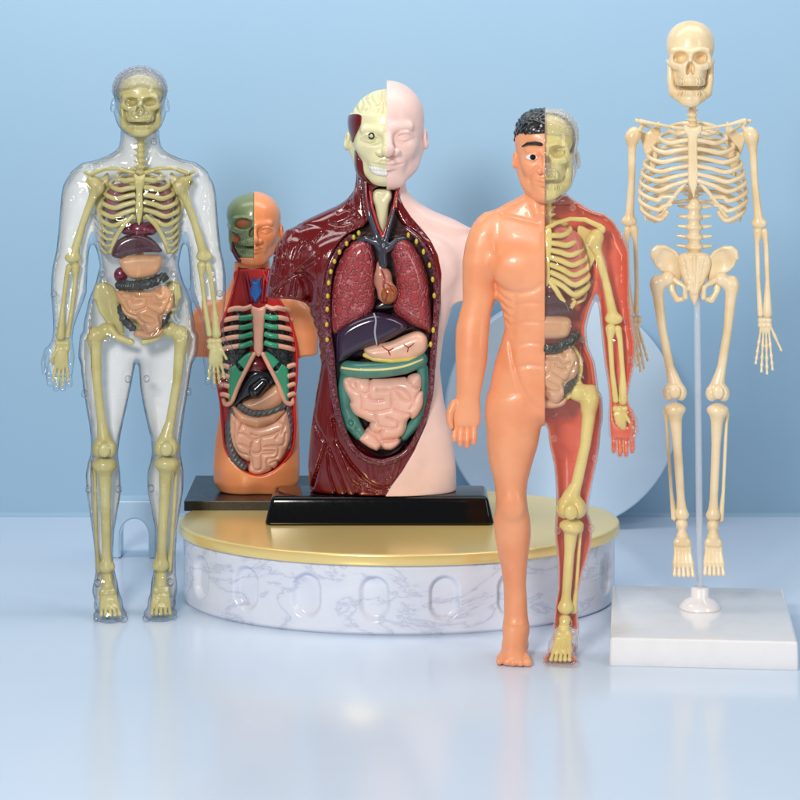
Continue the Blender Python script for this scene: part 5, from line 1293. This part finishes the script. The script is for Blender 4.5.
# ------------------------------------------------------------------ clear figure with yellow skeleton
def glass_man():
    shell = clear('clear_plastic', (.97, .975, .985), 0.0, (.96, .97, 1.0), edge=.05, ior=1.5, rim=(.2, .2, .23), wob=1, wsc=4)
    sheen = clear('back_sheen', (.97, .975, .985), .72, (1, .985, .96), edge=.2, ior=1.35)  # whiteness stands for light reflected inside the clear body
    bone = plastic('khaki_bone', C(206, 196, 134), .38, coat=.2, sss=.08, bump=.15, col2=C(192, 180, 114), cscale=4)
    g = Fig('clear_body_model', 'fully transparent standing figure with khaki yellow bones and brown organs inside', 'anatomy figure', 137, 613.5, 1.5)
    cx = 138.5
    B = Field()
    B.u(loft([(118, 121, 158, 2, 15), (138, 120.5, 159.5, 2, 15), (147, 119, 161, 2, 16), (153, 113, 167, 2, 16), (159, 98, 181, 2, 17), (165, 84, 196, 2, 18), (173, 76, 203, 2, 21), (185, 78, 201, 1, 25), (205, 84, 195, -1, 28), (225, 90, 188, -1, 28),
              (237, 92.5, 185, -1, 27), (250, 97, 181, -1, 25), (265, 100, 178.5, -1, 23), (282, 96, 183, 0, 23), (300, 89, 190, 1, 25), (320, 84.5, 194, 2, 27), (338, 82.5, 196, 2, 26), (352, 82, 196, 2, 18), (360, 84, 194, 2, 12)], 2.25, 10, 6))
    B.u(ell((117, -18, 196), (20, 11, 15)), 12); B.u(ell((162, -18, 196), (20, 11, 15)), 12)
    for s in (-1, 1):
        m = lambda x: x if s < 0 else 2*138.8-x
        K = [(164, 83, 92, 3, 6), (169, 75.5, 93, 3, 11), (176, 68.5, 95, 3, 14), (184, 64, 95, 3, 16.5), (195, 61.8, 95, 2, 18), (225, 59.5, 92, 1, 17), (250, 57, 89, 0, 15.5), (262, 54, 88.5, -1, 15), (275, 52.3, 87.5, -3, 15), (290, 52, 86, -5, 14), (308, 53.5, 80, -7, 12), (325, 54.5, 74.5, -9, 9.5), (336, 53.5, 73, -10, 8.5),
             (346, 48, 74, -11, 8), (356, 46, 75, -11, 7.5), (366, 45.5, 74, -11, 6.5), (374, 47, 73, -11, 5.5)]
        K = [(v, min(m(a), m(b)), max(m(a), m(b)), c, d) for v, a, b, c, d in K]
        B.u(loft(K, 2.1, 7, 3), 8)
        for i, (x, tip) in enumerate(((50.5, 383), (56.5, 388), (63, 388), (69.5, 384))):
            B.u(chain([(m(x), -12, 366), (m(x+.5), -15, 376), (m(x+1), -17, tip-3)], [3.4, 3.2, 2.9]), .7)
        B.u(chain([(m(50), -13, 348), (m(46.5), -18, 358), (m(46.5), -20, 368)], [4.4, 3.8, 2.8]), 1.5)
    L1 = [(335, 82.5, 136, 2, 24), (350, 81, 136.5, 2, 26), (370, 81.5, 134, 1, 25.5), (386, 83.5, 131, 0, 24), (405, 86.5, 127, 0, 22), (425, 90, 122.5, -1, 20), (440, 91.5, 119.5, -3, 19), (452, 91, 118, -3, 18.5), (462, 88, 119, -1, 18.5), (474, 86, 120.5, 1, 19),
          (492, 87, 121, 3, 18.5), (510, 89.5, 118, 3, 17), (530, 92.5, 114.5, 3, 14), (552, 95, 113, 2, 12), (567, 96, 114, 2, 13), (580, 95, 117, 2, 14), (596, 95, 117, 4, 14), (612, 96, 116, 6, 13)]
    L2 = [(335, 138, 196, 2, 24), (350, 137.5, 195, 2, 26), (370, 139, 191, 1, 25.5), (386, 140, 188.5, 0, 24), (405, 143, 185.5, 0, 22), (425, 147.5, 182.5, -1, 20), (440, 151, 180.5, -3, 19), (452, 152, 180, -3, 18.5), (462, 150, 182, -1, 18.5), (474, 147, 183.5, 1, 19),
          (492, 147.5, 183, 3, 18.5), (510, 151, 180, 3, 17), (530, 155, 177, 3, 14), (552, 156, 175.5, 2, 12), (567, 154, 175.5, 2, 13), (580, 152, 176, 2, 14), (596, 152, 175, 4, 14), (612, 153, 174, 6, 13)]
    B.u(loft(L1, 2.1, 10, 5), 6); B.u(loft(L2, 2.1, 10, 5), 6)
    for xa, xb in ((105.5, 110.5), (164, 160)):
        B.u(chain([(xa, -4, 589), (xb, -16, 599), (xb, -28, 608)], [11.5, 12.5, 12]), 8)
        B.u(ell((xb, -24, 608), (16.5, 16, 5)), 6); B.u(ell((xa, 8, 606), (10, 11, 8)), 6)
        for i in range(5):
            q = i-2; big = 4 if xa < 130 else 0
            r_ = 4.4 if i == big else 3.1
            yy = -35+abs(i-(2.6 if big else 1.4))*1.8
            B.u(chain([(xb+q*5.4, -26, 607), (xb+q*6.6, yy, 609.5), (xb+q*6.7, yy-3, 610)], [3.4, r_*.86, r_]), 1)
    B.e([[(103, 205), (116, 214), (130, 212), (139, 205), (148, 212), (162, 214), (175, 205)], [(139, 180), (139, 250), (139, 290)]], 1.6, 2.4)
    for s in (-1, 1):
        B.e([[(138.8+s*(46-k*2), 214+k*9), (138.8+s*(38-k*2), 224+k*9), (138.8+s*(30-k), 230+k*8)] for k in range(5)], 2.0, 1.5)
        B.e([[(138.8+s*48, 176), (138.8+s*42, 196), (138.8+s*46, 222)], [(138.8+s*66, 190), (138.8+s*60, 212), (138.8+s*66, 232)], [(138.8+s*70, 260), (138.8+s*76, 300)], [(138.8+s*14, 168), (138.8+s*30, 164), (138.8+s*50, 170)]], 1.8, 2.4)
        B.e([[(138.8+s*34, 268), (138.8+s*30, 292), (138.8+s*22, 318), (138.8+s*8, 336)]], 1.8, 2.2)
        B.e([[(137+s*38, 350), (137+s*34, 395), (137+s*26, 440)], [(137+s*12, 370), (137+s*18, 420)], [(137+s*36, 470), (137+s*34, 520), (137+s*30, 560)]], 1.2, 3.2)
    B.e([[(128, 148), (134, 162), (139, 169), (144, 162), (151, 148)]], 1.8, 1.8)
    B.i(whole(lambda x, y, v: v-613.5+0*(x+y)), 2)
    B.u(ell((137, -9, 342), (8, 12, 8)), 8)
    ho, hs = (140, -3, 67), (.80, .66, .69)
    B.add(head_ops(), ho, hs)
    body = g.sdf('clear_shell', B, shell, boxes=[(.6, 60, 150), (1.0, 150, 340), (.8, 340, 395), (1.05, 395, 578), (.75, 578, 620)])
    # added white layer, painting in the light that the clear back wall reflects
    base_ops = list(B.ops)
    bk = Field(base_ops)
    def ev_bk(xs, ys, vs, h):
        f = Field(base_ops).eval(xs, ys, vs, h)+1.5
        X, Y, V = xs[:, None, None], ys[None, :, None], vs[None, None, :]
        thr = np.where(np.abs(X-138.8) > 47, np.interp(vs, [240, 300, 340, 385], [4, -2, -8, -9])[None, None, :], 4.0)
        return np.maximum(np.maximum(np.maximum(f, thr-Y), V-600), np.minimum(np.minimum(V-301, X-202), 20)+0*Y)
    bk.eval = ev_bk
    g.sdf('back_sheen', bk, sheen, 1.0, drop=lambda V: (np.abs(V[:, 0]-138.8) < 999) & ((V[:, 2] < 297) | (V[:, 0] < 198)) & (V[:, 1] < np.where(np.abs(V[:, 0]-138.8) > 47, np.interp(V[:, 2], [240, 300, 340, 385], [4, -2, -8, -9]), 4.0)+.3))
    Hr = Field().u(T(ell((0, 5, 33), (34.4, 44, 35)), ho, hs)).s(T(ell((0, -44, 46), (24.5, 26, 24)), ho, hs), 3)
    Hr.i(whole(lambda x, y, v: v-(88+np.clip(y+16, 0, 30)*.45)+0*x), 2)
    Hr.d(whole(lambda x, y, v: 1.0*np.sin(x*1.0+1.3*np.sin(v*.8))*np.sin(v*1.1+np.sin(y))*np.sin(y*.9)))
    g.sdf('clear_hair', Hr, clear('clear_curls', (.93, .93, .95), .12, (.85, .85, .9), edge=.3, rim=(.4, .4, .45), wob=.8), .6)
    for (x, v, y) in ((102.5, 272.5, -18), (173, 273, -18), (55, 291.5, -15), (219, 293, -15), (128, 377, -16), (146.5, 377, -16), (85, 391, -14), (188, 391, -14), (119, 487, -12), (151, 487, -12), (89, 487, -8), (98, 580, -12), (170, 581, -12), (153.5, 141, -12)):
        g.part('joint_peg', [tube([(x, y+8, v), (x, y-2, v), (x, y-3.2, v)], [3.2, 3.2, 2.2], 18, sp=False), tube([(x+2*math.cos(t), y-3.4, v+2*math.sin(t)) for t in np.linspace(0, 2*math.pi, 13)], .5, 6, sp=False)], shell)
    # ---- skull
    so, ss = (140.5, -3, 75), (.66, .52, .60)
    up = Field().add(skull_ops(False, True), so, ss); jw = Field().add(skull_ops(True, False), (140.5, -3, 75.8), ss)
    sk = g.sdf('skull', up, bone, .45); g.sdf('jaw', jw, bone, .45, parent=sk)
    g.sdf('spine', spine(140.5, 136, 176, 7, 4.4, 2, .5, 1.1, 1).add(spine(139.5, 176, 300, 14, 4.8, 12, .8, 1.4, 3)), bone, .8)
    # ---- chest
    g.sdf('breastbone', Field().u(pillow([(134, 173), (139.5, 175), (145, 173), (144.5, 182), (142.5, 190), (143, 208), (141, 219), (139, 224), (137, 219), (135.5, 208), (136, 190), (134, 182)], -19, 3, 2.4)), bone, .7)
    for i in range(6):
        for s in (-1, 1):
            P = rib_path(139.5, s, [22, 29, 34, 37, 38.5, 38][i], 17.5, 170+i*7.6, 10+i*1.3, 178.5+i*7.4, 4.5, 0)
            g.part('rib', rib_tube(P, [1.8, 2.0, 2.2, 2.5, 2.8, 2.6]), bone)
    for s in (-1, 1):
        for k in range(4):
            g.part('rib', rib_tube([(139.5+s*34, 10, 216+k*8), (139.5+s*37.5, -2, 223+k*8), (139.5+s*33, -12, 230+k*7), (139.5+s*(25+k), -15, 232+k*6)], [1.6, 1.9, 1.8]), bone)
        g.part('costal_cartilage', rib_tube([(139.5+s*6, -20, 214), (139.5+s*16, -20, 224), (139.5+s*24, -17, 238), (139.5+s*29, -14, 252)], [2.2, 2.4, 2.2]), bone)
        g.sdf('collarbone', Field().u(chain([(139.5+s*6, -14, 172), (139.5+s*18, -13, 168), (139.5+s*34, -8, 168), (139.5+s*47, -4, 173)], [2.4, 1.9, 1.9, 2.6])), bone, .7)
        F = scapula((139.5+s*41, 198), 22, 50, 8, s); F.u(ell((139.5+s*48, -3, 179), (4.5, 4, 3.6)), 2); g.sdf('shoulder_blade', F, bone, .9)
        M = lambda x: x if s < 0 else 277.6-x
        g.sdf('humerus', humerus((M(95), -3, 183), (M(73.5), -2, 257), 4.3, -s), bone, .9)
        g.sdf('ulna', forearm_bone((M(73), -3, 266), (M(65), -8, 334), 3.4, -s*3.6, False), bone, .9)
        g.sdf('radius', forearm_bone((M(73), -3, 266), (M(65), -8, 334), 3.4, s*3.6, True), bone, .9)
        hb = hand_bones((M(63.5), -9, 337), [(M(54), -13, 377), (M(59), -14.5, 382), (M(64), -14.5, 382), (M(69), -13, 378)], 2.9, (M(52), -15, 358))
        hb.u(ell((M(62), -11, 356), (7, 2.6, 11)), 2)
        g.sdf('hand_bones', hb, bone, .6)
    # ---- pelvis
    F = Field(); c = 137.5
    for s in (-1, 1):
        P = [(c+s*16, 318), (c+s*19, 300), (c+s*26, 288), (c+s*34, 283.5), (c+s*40, 286), (c+s*41.5, 297), (c+s*39, 310), (c+s*32, 321), (c+s*27, 331), (c+s*20, 339), (c+s*14, 340), (c+s*13, 330)]
        bd = lambda x, v, s=s: (x-c)*s*-.2
        F.u(pillow(P, 9, 3.5, 4.5, bend=bd), 1); F.u(chain([(x, 9+bd(x, v)-1, v) for x, v in P[1:6]], 2.6), 2)
        F.u(chain([(c+s*27, -2, 328), (c+s*20, -7, 336), (c+s*6, -9, 341)], [4.6, 3.8, 3.4]), 3)
    F.u(pillow([(c-13, 296), (c+13, 296), (c+10, 315), (c+3, 334), (c-3, 334), (c-10, 315)], 10, 4, 4), 3)
    g.sdf('pelvis', F, bone, .8)
    for s, hip, kn, ak, toe in ((-1, (106, 0, 330), (104.5, -5, 452), (107, -1, 566), (111, -27, 608)), (1, (170, 0, 330), (166, -5, 452), (160.5, -1, 566), (160.5, -27, 608))):
        g.sdf('femur', femur(hip, kn, 4.5, s), bone, 1); g.sdf('kneecap', patella((kn[0], kn[1], kn[2]+2), 4.4), bone, .8)
        k2 = (kn[0]+.5, kn[1]+1, kn[2]+7)
        g.sdf('tibia', tibia(k2, ak, 4.7), bone, 1); g.sdf('fibula', fibula(k2, ak, 3.9, s), bone, .9)
        g.sdf('foot_bones', foot_bones((ak[0], -1, ak[2]+10), toe, 19, 4.0, s), bone, .7)
    # ---- organs
    mar = plastic('maroon_organ', C(76, 34, 44), .25, coat=.5); wine = plastic('wine_heart', C(112, 26, 52), .25, coat=.5)
    g.sdf('lung', Field().u(pillow([(132, 186), (130, 210), (118, 222), (108, 220), (106, 200), (114, 184)], -1, 8, 10)), plastic('dusk_lung', C(150, 92, 100), .3, coat=.4), 1)
    g.sdf('lung', Field().u(pillow([(147, 186), (149, 210), (160, 222), (171, 220), (173, 200), (165, 184)], -1, 8, 10)), plastic('dusk_lung_b', C(150, 92, 100), .3, coat=.4), 1)
    g.sdf('heart', Field().u(ell((139, -12, 229), (10, 7, 8))).u(ell((150, -9, 228), (8, 6, 7)), 3).u(ell((126, -9, 228), (6, 6, 6)), 3), wine, .8)
    g.sdf('liver', Field().u(pillow([(112, 254), (114, 244), (120, 237), (134, 232), (150, 236), (160, 246), (161, 251), (146, 251), (128, 254), (120, 257)], -15, 6, 8)), mar, .8)
    tan = plastic('tan_stomach', C(212, 158, 112), .36, coat=.2, sss=.1); tan2 = plastic('tan_bowel', C(214, 160, 116), .36, coat=.2, sss=.1)
    g.sdf('stomach', Field().u(pillow([(119, 259), (130, 254), (150, 253), (161, 255), (161, 266), (154, 274), (140, 277), (128, 275)], -16, 7, 7)), tan, .8)
    g.sdf('spleen', Field().u(ell((121, -8, 274), (7, 6, 8))), wine, .9)
    blk = plastic('charcoal_bowel', C(48, 52, 52), .36, coat=.25)
    cb = Field().u(chain([(120, -17, 283), (132, -19, 284), (148, -19, 282), (163, -16, 276)], 6.0)).u(chain([(121, -12, 306), (124, -12, 318), (132, -13, 326)], 5), 1).u(chain([(167, -11, 310), (163, -12, 322)], 5), 1)
    cb.d(whole(lambda x, y, v: .9*np.abs(np.sin((x+.3*v)*.7)) + .6*np.abs(np.sin(v*.55-.12*x))+0*y))
    g.sdf('large_bowel', cb, blk, .65)
    g.sdf('small_bowel', gut_field(lambda a, b: (110+a/11.43, 280+b/11.43), -15, 8, 9, 2.2, 1.4), tan2, .5)
import time
setting(); podium(); disc(); arch(); lights(); camera()
for fn in [globals().get(n) for n in ('skeleton', 'half_man', 'big_torso', 'small_torso', 'glass_man')]:
    if fn:
        t0 = time.time(); fn(); print(fn.__name__, round(time.time()-t0, 1), 's')
